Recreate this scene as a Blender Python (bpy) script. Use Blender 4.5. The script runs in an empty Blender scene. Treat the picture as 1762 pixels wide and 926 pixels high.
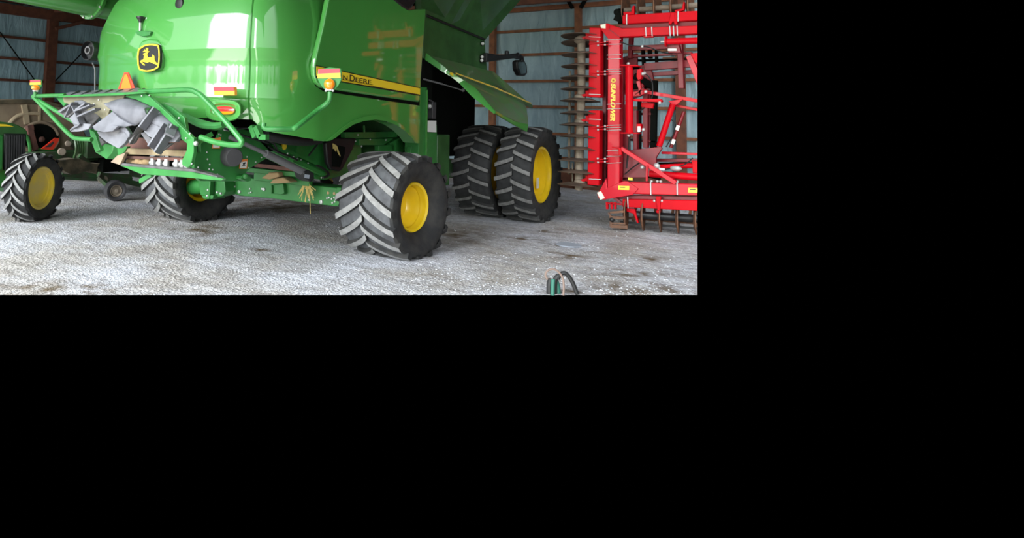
import bpy, bmesh, math, random
from mathutils import Vector as V, Matrix
random.seed(7)
PI = math.pi
S = bpy.context.scene
COL = S.collection

# ------------------------------------------------------------------ camera
CAM = V((7.9216, -8.7405, 2.1085))
yaw, pitch, roll, FPX, CXP, CYP = -0.6393, 0.0784, 0.0258, 1137.72, 600.0, 106.7
fw = V((math.sin(yaw)*math.cos(pitch), math.cos(yaw)*math.cos(pitch), math.sin(pitch)))
_r = V((math.cos(yaw), -math.sin(yaw), 0)); _u = _r.cross(fw)
RT = _r*math.cos(roll) + _u*math.sin(roll); UP = -_r*math.sin(roll) + _u*math.cos(roll)
cd = bpy.data.cameras.new('camera'); cam = bpy.data.objects.new('camera', cd); COL.objects.link(cam)
cam.matrix_world = Matrix(((RT.x, UP.x, -fw.x, CAM.x), (RT.y, UP.y, -fw.y, CAM.y), (RT.z, UP.z, -fw.z, CAM.z), (0, 0, 0, 1)))
cd.sensor_width = 36; cd.lens = FPX*36/1762
cd.shift_x = (881-CXP)/1762; cd.shift_y = (CYP-463)/1762
cd.clip_end = 200
S.camera = cam

def at(px, py, X=None, Y=None, Z=None):
    d = fw + RT*((px-CXP)/FPX) - UP*((py-CYP)/FPX)
    if X is not None: t = (X-CAM.x)/d.x
    elif Y is not None: t = (Y-CAM.y)/d.y
    else: t = (Z-CAM.z)/d.z
    return CAM + d*t
def ats(pts, **k): return [at(x, y, **k) for x, y in pts]

# the part of the shed the photograph takes in ends at its right edge; nothing beyond is known
EDGE_N = (RT - fw*((1200-CXP)/FPX)).normalized()

# ------------------------------------------------------------------ materials
def mat(name, col, rough=.5, metal=0, coat=0, var=.0, vscale=6, col2=None, bump=0, bscale=40, emit=None, spec=None):
    m = bpy.data.materials.new(name); m.use_nodes = True
    nt = m.node_tree; b = nt.nodes['Principled BSDF']
    b.inputs['Base Color'].default_value = (*col, 1); b.inputs['Roughness'].default_value = rough
    b.inputs['Metallic'].default_value = metal
    if coat: b.inputs['Coat Weight'].default_value = coat; b.inputs['Coat Roughness'].default_value = .04
    if spec is not None: b.inputs['Specular IOR Level'].default_value = spec
    tc = nt.nodes.new('ShaderNodeTexCoord')
    if var or col2:
        n = nt.nodes.new('ShaderNodeTexNoise'); n.inputs['Scale'].default_value = vscale; n.inputs['Detail'].default_value = 6
        nt.links.new(tc.outputs['Object'], n.inputs['Vector'])
        cr = nt.nodes.new('ShaderNodeValToRGB')
        c2 = col2 or tuple(c*(1-var) for c in col)
        cr.color_ramp.elements[0].position = .38; cr.color_ramp.elements[0].color = (*c2, 1)
        cr.color_ramp.elements[1].position = .62; cr.color_ramp.elements[1].color = (*col, 1)
        nt.links.new(n.outputs['Fac'], cr.inputs['Fac']); nt.links.new(cr.outputs['Color'], b.inputs['Base Color'])
    if bump:
        n = nt.nodes.new('ShaderNodeTexNoise'); n.inputs['Scale'].default_value = bscale; n.inputs['Detail'].default_value = 4
        nt.links.new(tc.outputs['Object'], n.inputs['Vector'])
        bp = nt.nodes.new('ShaderNodeBump'); bp.inputs['Strength'].default_value = bump; bp.inputs['Distance'].default_value = .02
        nt.links.new(n.outputs['Fac'], bp.inputs['Height']); nt.links.new(bp.outputs['Normal'], b.inputs['Normal'])
    return m
M = {}
M['green'] = mat('green paint', (.062, .29, .052), .42, coat=.65, var=.05, vscale=1.5, spec=.3)
M['green'].node_tree.nodes['Principled BSDF'].inputs['Coat IOR'].default_value = 1.8
M['green'].node_tree.nodes['Principled BSDF'].inputs['Coat Weight'].default_value = 1
M['greenflat'] = mat('green chassis paint', (.030, .20, .040), .42, coat=.1, var=.2, vscale=5)
M['greendark'] = mat('dark shaded green paint', (.035, .12, .03), .45, coat=.2, var=.3, vscale=3)  # darker copy of the green; tractor hood's shade is put into it
M['greendust'] = mat('dusty green paint', (.075, .20, .06), .5, col2=(.11, .16, .075), vscale=3, coat=.2)
M['greenold'] = mat('old green paint', (.03, .10, .03), .7, col2=(.05, .05, .03), vscale=5)
M['yellow'] = mat('yellow paint', (.83, .56, .015), .3, coat=.3, var=.06)
M['yellowdull'] = mat('dusty yellow paint', (.72, .50, .03), .5, col2=(.55, .42, .14), vscale=5)
M['yellowtr'] = mat('scuffed yellow paint', (.88, .64, .04), .4, col2=(.72, .55, .16), vscale=3)
M['decal'] = mat('yellow decal', (.85, .62, .03), .35)
M['black'] = mat('black plastic', (.012, .012, .013), .45, var=.2)
M['darkgrey'] = mat('dark grey plastic', (.05, .048, .052), .5, var=.2)
M['void'] = mat('shade black and dark steel', (.006, .007, .006), .9, spec=.05)  # near black puts shade into gaps and hollows; also dark steel parts
M['rubber'] = mat('tyre rubber', (.014, .014, .015), .8, col2=(.030, .028, .026), vscale=7, bump=.3, bscale=30)
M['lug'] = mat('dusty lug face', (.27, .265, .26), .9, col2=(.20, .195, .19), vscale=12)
M['luglow'] = mat('shaded lug face', (.20, .195, .19), .9, col2=(.13, .125, .12), vscale=12)  # darker lug copy; shadow on the front duals is in the colour
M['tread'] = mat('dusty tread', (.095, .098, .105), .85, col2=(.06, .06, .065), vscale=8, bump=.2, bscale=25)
M['treadlow'] = mat('dark tread', (.030, .030, .031), .85, col2=(.018, .018, .019), vscale=8, bump=.2, bscale=25)  # darker tread copy with the front duals' shadow in its colour
M['grey'] = mat('grey spreader plastic', (.17, .17, .19), .42, col2=(.115, .115, .13), vscale=5)
M['greyd'] = mat('darker grey spreader plastic', (.12, .115, .12), .5, col2=(.075, .07, .07), vscale=7)  # darker copy of the spreader grey
M['strut'] = mat('grey cylinder', (.12, .12, .125), .4)
M['steel'] = mat('zinc bolt steel', (.52, .52, .51), .4, metal=.4)
M['white'] = mat('white label', (.72, .72, .70), .5)
M['offwhite'] = mat('reflective cream tape', (.75, .78, .62), .5)
M['sticker'] = mat('warning sticker white', (.78, .76, .72), .5)
M['orange'] = mat('orange sticker edge', (.75, .22, .05), .5)
M['smv'] = mat('fluorescent orange', (1.0, .20, .012), .5)
M['smvred'] = mat('red reflective border', (.85, .05, .02), .45)
M['redlens'] = mat('red lens', (.72, .03, .03), .12, coat=1)
M['amber'] = mat('amber lens', (.95, .25, .01), .12, coat=1)
M['amberflat'] = mat('amber reflector', (.95, .40, .05), .3)
M['redflat'] = mat('red reflector', (.75, .06, .08), .3)
M['rust'] = mat('rusty red sheet', (.17, .07, .055), .75, col2=(.10, .05, .04), vscale=6)
M['strawboard'] = mat('straw dusted board', (.33, .26, .15), .85, col2=(.25, .18, .11), vscale=8)
M['tan'] = mat('dusty tan metal', (.33, .25, .17), .85, col2=(.24, .175, .125), vscale=3)
M['tanplate'] = mat('dust filmed plate', (.20, .18, .115), .8, col2=(.15, .14, .085), vscale=4)
M['tanlight'] = mat('pale tan rib', (.46, .36, .24), .85)
M['brown'] = mat('caked brown dirt', (.15, .115, .07), .95, col2=(.05, .045, .028), vscale=4, bump=.6, bscale=9)
M['straw'] = mat('straw', (.55, .42, .14), .8)
M['chaff'] = mat('chaff tan', (.40, .27, .14), .85)
M['red'] = mat('red paint', (.54, .001, .008), .5, coat=.03, spec=.12, var=.08, vscale=3)
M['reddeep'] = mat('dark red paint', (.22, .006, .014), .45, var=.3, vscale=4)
M['redpink'] = mat('glossy red paint', (.56, .004, .018), .4, coat=.2, spec=.2, var=.06)
M['shaft'] = mat('soil stained spool', (.30, .245, .19), .9, col2=(.20, .16, .12), vscale=8)
M['disc'] = mat('rusty disc steel', (.14, .09, .062), .7, col2=(.07, .047, .034), vscale=5)
M['tine'] = mat('rust brown blade', (.20, .085, .04), .7, col2=(.10, .05, .03), vscale=9)
M['wood'] = mat('reddish timber', (.15, .05, .025), .8, col2=(.10, .035, .018), vscale=5)
M['woodl'] = mat('orange brown timber', (.23, .085, .035), .8, col2=(.15, .055, .025), vscale=5)
M['hosegreen'] = mat('green hose', (.02, .11, .08), .5)
M['rope'] = mat('tan cord', (.17, .12, .10), .8)
M['glass'] = mat('pale recess highlight', (.75, .85, .80), .08, coat=1)  # pale colour of the highlight painted in the hood recess
M['mirror'] = mat('mirror glass', (.10, .14, .15), .08, metal=.6)
M['puddle'] = mat('pale grey lid', (.30, .33, .38), .45)

def wall_mat(name, c1, c2):
    m = bpy.data.materials.new(name); m.use_nodes = True; nt = m.node_tree; b = nt.nodes['Principled BSDF']
    b.inputs['Roughness'].default_value = .55
    tc = nt.nodes.new('ShaderNodeTexCoord'); mp = nt.nodes.new('ShaderNodeMapping')
    mp.inputs['Scale'].default_value = (2.2, 2.2, .55); nt.links.new(tc.outputs['Object'], mp.inputs['Vector'])
    n = nt.nodes.new('ShaderNodeTexNoise'); n.inputs['Scale'].default_value = 1.6; n.inputs['Detail'].default_value = 7; n.inputs['Distortion'].default_value = .6
    nt.links.new(mp.outputs['Vector'], n.inputs['Vector'])
    cr = nt.nodes.new('ShaderNodeValToRGB')
    cr.color_ramp.elements[0].position = .35; cr.color_ramp.elements[0].color = (*c2, 1)
    cr.color_ramp.elements[1].position = .65; cr.color_ramp.elements[1].color = (*c1, 1)
    nt.links.new(n.outputs['Fac'], cr.inputs['Fac']); nt.links.new(cr.outputs['Color'], b.inputs['Base Color'])
    bp = nt.nodes.new('ShaderNodeBump'); bp.inputs['Strength'].default_value = .8; bp.inputs['Distance'].default_value = .12
    nt.links.new(n.outputs['Fac'], bp.inputs['Height']); nt.links.new(bp.outputs['Normal'], b.inputs['Normal'])
    return m
M['wallblue'] = wall_mat('blue grey insulation sheet', (.34, .50, .56), (.26, .40, .46))
M['wallback'] = wall_mat('pale blue insulation sheet', (.29, .40, .44), (.20, .295, .335))

def gravel():
    m = bpy.data.materials.new('pale crushed gravel'); m.use_nodes = True; nt = m.node_tree; b = nt.nodes['Principled BSDF']
    b.inputs['Roughness'].default_value = .9; b.inputs['Specular IOR Level'].default_value = .2
    L = nt.links.new; N = nt.nodes.new
    tc = N('ShaderNodeTexCoord')
    vo = N('ShaderNodeTexVoronoi'); vo.inputs['Scale'].default_value = 26; L(tc.outputs['Object'], vo.inputs['Vector'])
    n1 = N('ShaderNodeTexNoise'); n1.inputs['Scale'].default_value = .55; n1.inputs['Detail'].default_value = 9; n1.inputs['Roughness'].default_value = .62; L(tc.outputs['Object'], n1.inputs['Vector'])
    n2 = N('ShaderNodeTexNoise'); n2.inputs['Scale'].default_value = 60; n2.inputs['Detail'].default_value = 3; L(tc.outputs['Object'], n2.inputs['Vector'])
    n3 = N('ShaderNodeTexNoise'); n3.inputs['Scale'].default_value = 3.2; n3.inputs['Detail'].default_value = 8; L(tc.outputs['Object'], n3.inputs['Vector'])
    # stone to stone value
    hs = N('ShaderNodeRGBToBW'); L(vo.outputs['Color'], hs.inputs['Color'])
    r1 = N('ShaderNodeValToRGB'); L(hs.outputs['Val'], r1.inputs['Fac'])
    r1.color_ramp.elements[0].position = .15; r1.color_ramp.elements[0].color = (.43, .435, .46, 1)
    r1.color_ramp.elements[1].position = .85; r1.color_ramp.elements[1].color = (.655, .66, .69, 1)
    # large warm / cool drift
    r2 = N('ShaderNodeValToRGB'); L(n1.outputs['Fac'], r2.inputs['Fac'])
    r2.color_ramp.elements[0].position = .40; r2.color_ramp.elements[0].color = (.74, .68, .60, 1)
    r2.color_ramp.elements[1].position = .60; r2.color_ramp.elements[1].color = (1, 1, 1.03, 1)
    mx = N('ShaderNodeMix'); mx.data_type = 'RGBA'; mx.blend_type = 'MULTIPLY'; mx.inputs[0].default_value = 1
    L(r1.outputs['Color'], mx.inputs[6]); L(r2.outputs['Color'], mx.inputs[7])
    ms = N('ShaderNodeMapping'); ms.inputs['Rotation'].default_value = (0, 0, -.25); ms.inputs['Scale'].default_value = (.7, 2.6, 1); L(tc.outputs['Object'], ms.inputs['Vector'])
    n4 = N('ShaderNodeTexNoise'); n4.inputs['Scale'].default_value = 2.4; n4.inputs['Detail'].default_value = 8; n4.inputs['Roughness'].default_value = .7; L(ms.outputs['Vector'], n4.inputs['Vector'])
    r4 = N('ShaderNodeValToRGB'); L(n4.outputs['Fac'], r4.inputs['Fac'])
    r4.color_ramp.elements[0].position = .33; r4.color_ramp.elements[0].color = (.62, .60, .58, 1)
    r4.color_ramp.elements[1].position = .56; r4.color_ramp.elements[1].color = (1, 1, 1, 1)
    m4 = N('ShaderNodeMix'); m4.data_type = 'RGBA'; m4.blend_type = 'MULTIPLY'; m4.inputs[0].default_value = 1
    L(mx.outputs[2], m4.inputs[6]); L(r4.outputs['Color'], m4.inputs[7])
    out = m4.outputs[2]
    # patches of dirt and chaff with a place of their own
    spots = [((990, 440), .55, .22), ((955, 421), .5, .10), ((1075, 470), .9, .13), ((1105, 497), 1.0, .2), ((340, 397), .55, .3), ((360, 392), .35, .2),
             ((905, 411), .6, .12), ((1120, 447), .25, .1), ((120, 497), 1.3, .18), ((795, 405), .5, .4), ((470, 352), 1.5, .7), ((950, 398), .6, .1), ((1000, 503), .6, .1), ((440, 430), .4, .08)]
    acc = None
    for (p, rx, ry) in spots:
        g = at(*p, Z=0)
        mp = N('ShaderNodeMapping'); mp.vector_type = 'POINT'
        # screen-right on the ground is the long way of each patch
        ang = math.atan2(RT.y, RT.x)
        mp2 = N('ShaderNodeVectorMath'); mp2.operation = 'SUBTRACT'; mp2.inputs[1].default_value = g; L(tc.outputs['Object'], mp2.inputs[0])
        vr = N('ShaderNodeVectorRotate'); vr.rotation_type = 'Z_AXIS'; vr.inputs['Angle'].default_value = -ang; L(mp2.outputs['Vector'], vr.inputs['Vector'])
        sc = N('ShaderNodeVectorMath'); sc.operation = 'MULTIPLY'; sc.inputs[1].default_value = (1/rx, 1/(ry*2.2), 0); L(vr.outputs['Vector'], sc.inputs[0])
        ln = N('ShaderNodeVectorMath'); ln.operation = 'LENGTH'; L(sc.outputs['Vector'], ln.inputs[0])
        mr = N('ShaderNodeMapRange'); mr.inputs[1].default_value = .2; mr.inputs[2].default_value = 1.25; mr.inputs[3].default_value = 1; mr.inputs[4].default_value = 0
        L(ln.outputs['Value'], mr.inputs[0])
        if acc is None: acc = mr.outputs[0]
        else:
            a = N('ShaderNodeMath'); a.operation = 'MAXIMUM'; L(acc, a.inputs[0]); L(mr.outputs[0], a.inputs[1]); acc = a.outputs[0]
    th = N('ShaderNodeMapRange'); th.inputs[1].default_value = .42; th.inputs[2].default_value = .60; L(n3.outputs['Fac'], th.inputs[0])
    ml = N('ShaderNodeMath'); ml.operation = 'MULTIPLY'; L(acc, ml.inputs[0]); L(th.outputs[0], ml.inputs[1])
    m2 = N('ShaderNodeMix'); m2.data_type = 'RGBA'; L(ml.outputs[0], m2.inputs[0]); L(out, m2.inputs[6]); m2.inputs[7].default_value = (.12, .085, .05, 1)
    L(m2.outputs[2], b.inputs['Base Color'])
    ad = N('ShaderNodeMath'); ad.operation = 'ADD'; L(vo.outputs['Distance'], ad.inputs[0]); L(n2.outputs['Fac'], ad.inputs[1])
    a3 = N('ShaderNodeMath'); a3.operation = 'MULTIPLY_ADD'; a3.inputs[1].default_value = 1.6; L(n3.outputs['Fac'], a3.inputs[0]); L(ad.outputs[0], a3.inputs[2])
    bp = N('ShaderNodeBump'); bp.inputs['Strength'].default_value = .7; bp.inputs['Distance'].default_value = .04
    L(a3.outputs[0], bp.inputs['Height']); L(bp.outputs['Normal'], b.inputs['Normal'])
    return m
M['gravel'] = gravel()

# ------------------------------------------------------------------ mesh helpers
def spline(pts, n=6):
    pts = [V(p) for p in pts]
    if len(pts) < 3: return pts
    out = []
    for i in range(len(pts)-1):
        p0 = pts[max(i-1, 0)]; p1 = pts[i]; p2 = pts[i+1]; p3 = pts[min(i+2, len(pts)-1)]
        for k in range(n):
            t = k/n
            out.append(.5*((2*p1)+(p2-p0)*t+(2*p0-5*p1+4*p2-p3)*t*t+(3*p1-p0-3*p2+p3)*t**3))
    out.append(pts[-1]); return out
def frame(axis):
    a = V(axis).normalized(); h = V((0, 0, 1)) if abs(a.z) < .9 else V((1, 0, 0))
    b = a.cross(h).normalized(); return a, b, a.cross(b)

class MB:
    def __init__(s): s.v = []; s.f = []; s.mi = []
    def add(s, vs, fs, mi=0):
        o = len(s.v); s.v += [V(p) for p in vs]; s.f += [tuple(i+o for i in f) for f in fs]; s.mi += [mi]*len(fs); return s
    def prism(s, poly, vec, mi=0):
        n = len(poly); vec = V(vec); a = [V(p) for p in poly]
        return s.add(a+[p+vec for p in a], [tuple(range(n)), tuple(range(2*n-1, n-1, -1))]+[(i, i+n, (i+1) % n+n, (i+1) % n) for i in range(n)], mi)
    def box(s, c, size, mi=0, rz=0):
        c = V(c); x, y, z = [k/2 for k in size]; R = Matrix.Rotation(rz, 3, 'Z')
        p = [c+R@V((i*x, j*y, k*z)) for k in (-1, 1) for (i, j) in ((-1, -1), (1, -1), (1, 1), (-1, 1))]
        return s.add(p, [(3, 2, 1, 0), (4, 5, 6, 7), (0, 1, 5, 4), (1, 2, 6, 5), (2, 3, 7, 6), (3, 0, 4, 7)], mi)
    def bar(s, p, q, w, d, side=(0, 1, 0), mi=0):
        """square bar from p to q: d thick along side, w across"""
        p = V(p); q = V(q); a = (q-p).normalized(); sd = V(side); sd = (sd-a*sd.dot(a)).normalized(); t = a.cross(sd)
        c = [(-1, -1), (1, -1), (1, 1), (-1, 1)]
        vs = [e+t*(i*w/2)+sd*(j*d/2) for e in (p, q) for i, j in c]
        return s.add(vs, [(3, 2, 1, 0), (4, 5, 6, 7), (0, 1, 5, 4), (1, 2, 6, 5), (2, 3, 7, 6), (3, 0, 4, 7)], mi)
    def tube(s, pts, r, n=10, mi=0):
        pts = [V(p) for p in pts]; vs = []; fs = []; rs = r if isinstance(r, (list, tuple)) else [r]*len(pts)
        a, b, c = frame(pts[1]-pts[0])
        for i, p in enumerate(pts):
            t = (pts[min(i+1, len(pts)-1)]-pts[max(i-1, 0)]).normalized()
            b = (b-t*b.dot(t)).normalized(); c = t.cross(b)
            vs += [p+(b*math.cos(2*PI*k/n)+c*math.sin(2*PI*k/n))*rs[i] for k in range(n)]
        for i in range(len(pts)-1):
            fs += [(i*n+k, i*n+(k+1) % n, (i+1)*n+(k+1) % n, (i+1)*n+k) for k in range(n)]
        fs += [tuple(range(n-1, -1, -1)), tuple(range((len(pts)-1)*n, len(pts)*n))]
        return s.add(vs, fs, mi)
    def lathe(s, prof, o, axis, n=32, mi=0, closed=False, a0=0, a1=2*PI):
        """prof: (along, radius) pairs about axis"""
        o = V(o); a, b, c = frame(axis); vs = []; fs = []; full = abs(a1-a0-2*PI) < 1e-6; m = n if full else n+1
        for (h, r) in prof:
            vs += [o+a*h+(b*math.cos(a0+(a1-a0)*k/n)+c*math.sin(a0+(a1-a0)*k/n))*r for k in range(m)]
        P = len(prof)
        for i in range(P if closed else P-1):
            j = (i+1) % P
            fs += [(i*m+k, i*m+(k+1) % m, j*m+(k+1) % m, j*m+k) for k in range(n)]
        return s.add(vs, fs, mi)
    def disc(s, c, axis, r, t, n=24, mi=0): return s.lathe([(-t/2, 0), (-t/2, r), (t/2, r), (t/2, 0)], c, axis, n, mi)
    def ball(s, c, r, n=10, sx=(1, 1, 1), mi=0):
        c = V(c); vs = []; fs = []
        for i in range(n+1):
            th = PI*i/n
            vs += [c+V((math.sin(th)*math.cos(2*PI*k/(2*n))*r*sx[0], math.sin(th)*math.sin(2*PI*k/(2*n))*r*sx[1], math.cos(th)*r*sx[2])) for k in range(2*n)]
        m = 2*n
        for i in range(n): fs += [(i*m+k, (i+1)*m+k, (i+1)*m+(k+1) % m, i*m+(k+1) % m) for k in range(m)]
        return s.add(vs, fs, mi)
    def sheet(s, rows, t, mi=0):
        """thick sheet from a grid of points; t = thickness vector"""
        t = V(t); R = len(rows); C = len(rows[0]); vs = [V(p) for r in rows for p in r]; n = len(vs); vs += [p+t for p in vs]; fs = []
        for i in range(R-1):
            for j in range(C-1):
                q = (i*C+j, i*C+j+1, (i+1)*C+j+1, (i+1)*C+j); fs += [q, tuple(n+k for k in reversed(q))]
        def rim(a, b): fs.append((b, a, a+n, b+n))
        for j in range(C-1): rim(j, j+1); rim((R-1)*C+j+1, (R-1)*C+j)
        for i in range(R-1): rim((i+1)*C, i*C); rim(i*C+C-1, (i+1)*C+C-1)
        return s.add(vs, fs, mi)
    def build(s, name, mats, parent=None, bevel=0, smooth=35, cut=False, clampz=False, seg=2, stuff=None):
        if not isinstance(mats, (list, tuple)): mats = [mats]
        root = parent
        while root is not None and root.parent: root = root.parent
        off = root.location if root is not None else V((0, 0, 0))
        vs = s.v
        me = bpy.data.meshes.new(name); me.from_pydata([tuple(p) for p in vs], [], s.f)
        for m in mats: me.materials.append(M[m] if isinstance(m, str) else m)
        me.polygons.foreach_set('material_index', s.mi)
        bm = bmesh.new(); bm.from_mesh(me)
        bmesh.ops.remove_doubles(bm, verts=bm.verts, dist=1e-5)
        bmesh.ops.dissolve_degenerate(bm, edges=bm.edges, dist=1e-6)
        bmesh.ops.recalc_face_normals(bm, faces=bm.faces)
        if cut:
            g = bm.verts[:]+bm.edges[:]+bm.faces[:]
            r = bmesh.ops.bisect_plane(bm, geom=g, plane_co=CAM, plane_no=EDGE_N, clear_outer=True)
            ed = [e for e in r['geom_cut'] if isinstance(e, bmesh.types.BMEdge)]
            if ed:
                try: bmesh.ops.holes_fill(bm, edges=[e for e in bm.edges if e.is_boundary], sides=0)
                except Exception: pass
        if not bm.verts: bm.free(); return None
        if clampz:
            for v in bm.verts: v.co.z = max(v.co.z, .002)
        bmesh.ops.translate(bm, verts=bm.verts, vec=-off)
        bm.to_mesh(me); bm.free()
        if smooth: me.shade_smooth(); me.set_sharp_from_angle(angle=math.radians(smooth))
        o = bpy.data.objects.new(name, me); COL.objects.link(o)
        if parent is not None: o.parent = parent
        if bevel:
            bv = o.modifiers.new('bevel', 'BEVEL'); bv.width = bevel; bv.segments = seg; bv.limit_method = 'ANGLE'; bv.angle_limit = math.radians(40)
        if stuff: o['kind'] = 'stuff'
        return o
def one(name, m, parent, fn, **k):
    b = MB(); fn(b); return b.build(name, m, parent, **k)
def thing(name, label, cat, loc, group=None):
    o = bpy.data.objects.new(name, None); COL.objects.link(o); o.location = loc; o.empty_display_size = .3
    o['label'] = label; o['category'] = cat
    if group: o['group'] = group
    return o
def tag(o, label, cat, kind=None, group=None):
    o['label'] = label; o['category'] = cat
    if kind: o['kind'] = kind
    if group: o['group'] = group
    return o
def plate(name, m, parent, poly, vec, bevel=.008, **k):
    return MB().prism(poly, vec).build(name, m, parent, bevel=bevel, **k)
def text_mesh(name, body, m, parent, p0, ex, ey, depth, height, width=None, spacing=1.0, shear=0, bold=0):
    """writing laid on a plane: p0 lower-left, ex / ey unit axes, stretched to width"""
    cu = bpy.data.curves.new(name, 'FONT'); cu.body = body; cu.size = 1; cu.extrude = .02; cu.offset = bold; cu.space_character = spacing; cu.shear = shear
    to = bpy.data.objects.new(name, cu); COL.objects.link(to)
    bpy.context.view_layer.update()
    me = bpy.data.meshes.new_from_object(to.evaluated_get(bpy.context.evaluated_depsgraph_get()))
    bpy.data.objects.remove(to)
    xs = [v.co.x for v in me.vertices]; ys = [v.co.y for v in me.vertices]
    x0, x1, y0, y1 = min(xs), max(xs), min(ys), max(ys)
    sy = height/(y1-y0); sx = (width/(x1-x0)) if width else sy
    root = parent
    while root.parent: root = root.parent
    ex = V(ex); ey = V(ey); nz = ex.cross(ey).normalized()
    for v in me.vertices:
        v.co = V(p0)+ex*((v.co.x-x0)*sx)+ey*((v.co.y-y0)*sy)+nz*(v.co.z/.02*depth)-root.location
    me.materials.clear(); me.materials.append(M[m])
    o = bpy.data.objects.new(name, me); COL.objects.link(o); o.parent = parent
    return o

# ================================================================== THE SHED
XL, YB = -15.8, 12.0
floor_pts = [at(1200, 507, Z=0), at(-60, 507, Z=0)]
a = floor_pts[1]
floor_poly = [floor_pts[0], a, V((-17, a.y-(a.x+17)*.2-4, 0)), V((-17, 13, 0)), V((20, 13, 0))]
# right-hand end follows the edge of the photographed ground
d = (at(1200, 400, Z=0)-floor_pts[0]).normalized()
floor_poly[4] = floor_pts[0]+d*((13-floor_pts[0].y)/d.y)
fl = MB().prism([(p.x, p.y, 0) for p in floor_poly], (0, 0, -.004)).build('floor', 'gravel', smooth=0)
tag(fl, 'pale crushed gravel floor of the machine shed with brown dirt patches', 'floor', 'structure')
# loose stones lying on the gravel
st = MB()
ico = [(0, 0, 1), (.89, 0, .45), (.28, .85, .45), (-.72, .53, .45), (-.72, -.53, .45), (.28, -.85, .45), (.72, .53, -.3), (-.28, .85, -.3), (-.89, 0, -.3), (-.28, -.85, -.3), (.72, -.53, -.3)]
icof = [(0, 1, 2), (0, 2, 3), (0, 3, 4), (0, 4, 5), (0, 5, 1), (1, 6, 2), (2, 7, 3), (3, 8, 4), (4, 9, 5), (5, 10, 1), (2, 6, 7), (3, 7, 8), (4, 8, 9), (5, 9, 10), (1, 10, 6)]
lid0 = at(979, 422.5, Z=0); hose0 = at(966, 506, Z=0)
for i in range(1800):
    px = random.uniform(0, 1199); py = 507-random.random()**1.6*150
    if i % 5 and px < 700: px = random.uniform(500, 1199)
    g = at(px, py, Z=0)
    if (g-CAM).dot(EDGE_N) > -.03: continue
    if any((V((cx_, cy_, 0))-g).length < rr_ for cx_, cy_, rr_ in ((2.37, 0, .75), (lid0.x, lid0.y, .26), (hose0.x, hose0.y, .3))): continue
    sz = random.uniform(.006, .016); rz = random.random()*6.28; R = Matrix.Rotation(rz, 3, 'Z')
    e = (random.uniform(.8, 1.3), random.uniform(.7, 1.1), random.uniform(.45, .8))
    st.add([g+R@V((x*e[0]*sz, y*e[1]*sz, z*e[2]*sz)) for x, y, z in ico], icof, random.choice((0, 0, 1, 2)))
M['stone1'] = mat('pale stone', (.42, .43, .46), .9); M['stone2'] = mat('grey stone', (.24, .25, .27), .9); M['stone3'] = mat('white stone', (.55, .55, .57), .9)
so = st.build('gravel_stones', ['stone1', 'stone2', 'stone3'], smooth=0); tag(so, 'loose grey and white stones scattered over the gravel floor', 'gravel', 'stuff')

wl = MB().box((XL-.06, -1, 2.9), (.1, 26, 5.9)).build('wall_left', 'wallblue', smooth=0)
tag(wl, 'blue grey insulated shed wall at the left with timber girts', 'wall', 'structure')
for z in (4.53, 3.77, 3.0, 2.24, 1.47, .7):
    one('girt', 'wood', wl, lambda b: b.box((XL+.03, -1, z), (.10, 26, .09)))
for y in (4.36, -3.4, 10.6):
    one('post', 'wood', wl, lambda b: b.box((XL+.14, y, 2.85), (.2, .36, 5.7)))
one('eave_beam', 'wood', wl, lambda b: (b.box((XL+.15, -1, 5.5), (.16, 26, .36)), b.box((XL+.12, -1, 5.82), (.2, 26, .14))))
one('knee_brace', 'wood', wl, lambda b: b.bar((XL+.3, 4.4, 5.0), (XL+.3, 5.6, 5.42), .12, .1, (1, 0, 0)))
for p, q in (((0, 55), (70, 152)), ((85, 150), (150, 82))):
    one('brace_rod', 'void', wl, lambda b: b.tube([at(*p, X=XL+.2), at(*q, X=XL+.2)], .022, 6))

wb = MB().box((2, YB+.06, 2.95), (38, .1, 6)).build('wall_back', 'wallback', smooth=0, cut=True)
tag(wb, 'pale blue insulated shed wall behind the red harrow with timber girts', 'wall', 'structure')
for z in (4.97, 4.18, 3.32, 2.5, 1.65, .9):
    one('girt', 'woodl', wb, lambda b: b.box((2, YB-.03, z), (38, .1, .085)), cut=True)
for px in (848, 995):
    x = at(px, 60, Y=YB-.15).x
    one('post', 'woodl', wb, lambda b: b.box((x, YB-.14, 2.85), (.18, .2, 5.7)), cut=True)
x = at(1172, 200, Y=YB-.15).x
one('post', 'wood', wb, lambda b: b.box((x, YB-.14, 2.85), (.24, .2, 5.7)), cut=True)
one('eave_beam', 'woodl', wb, lambda b: (b.box((2, YB-.12, 5.66), (38, .14, .14)), b.box((2, YB-.3, 5.98), (38, .14, .14))), cut=True)
one('base_board', 'wood', wb, lambda b: b.box((2, YB-.04, .3), (38, .08, .6)), cut=True)
one('knee_brace', 'void', wb, lambda b: (b.bar(at(985, 14, Y=YB-.3), at(975, -4, Y=YB-.3), .1, .1), b.bar(at(999, 14, Y=YB-.3), at(1010, -6, Y=YB-.3), .1, .1)), cut=True)
ce = MB().prism([(XL-.1, -6.5, 6.0), (XL-.1, 12.1, 6.0), (2, 12.1, 7.6), (2, -6.5, 7.6)], (0, 0, .1)).prism([(2, -6.5, 7.6), (2, 12.1, 7.6), (20, 12.1, 6.0), (20, -6.5, 6.0)], (0, 0, .1)).build('ceiling', 'greyd', smooth=0, cut=True)
tag(ce, 'dark pitched roof of the machine shed on timber trusses', 'ceiling', 'structure')
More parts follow.
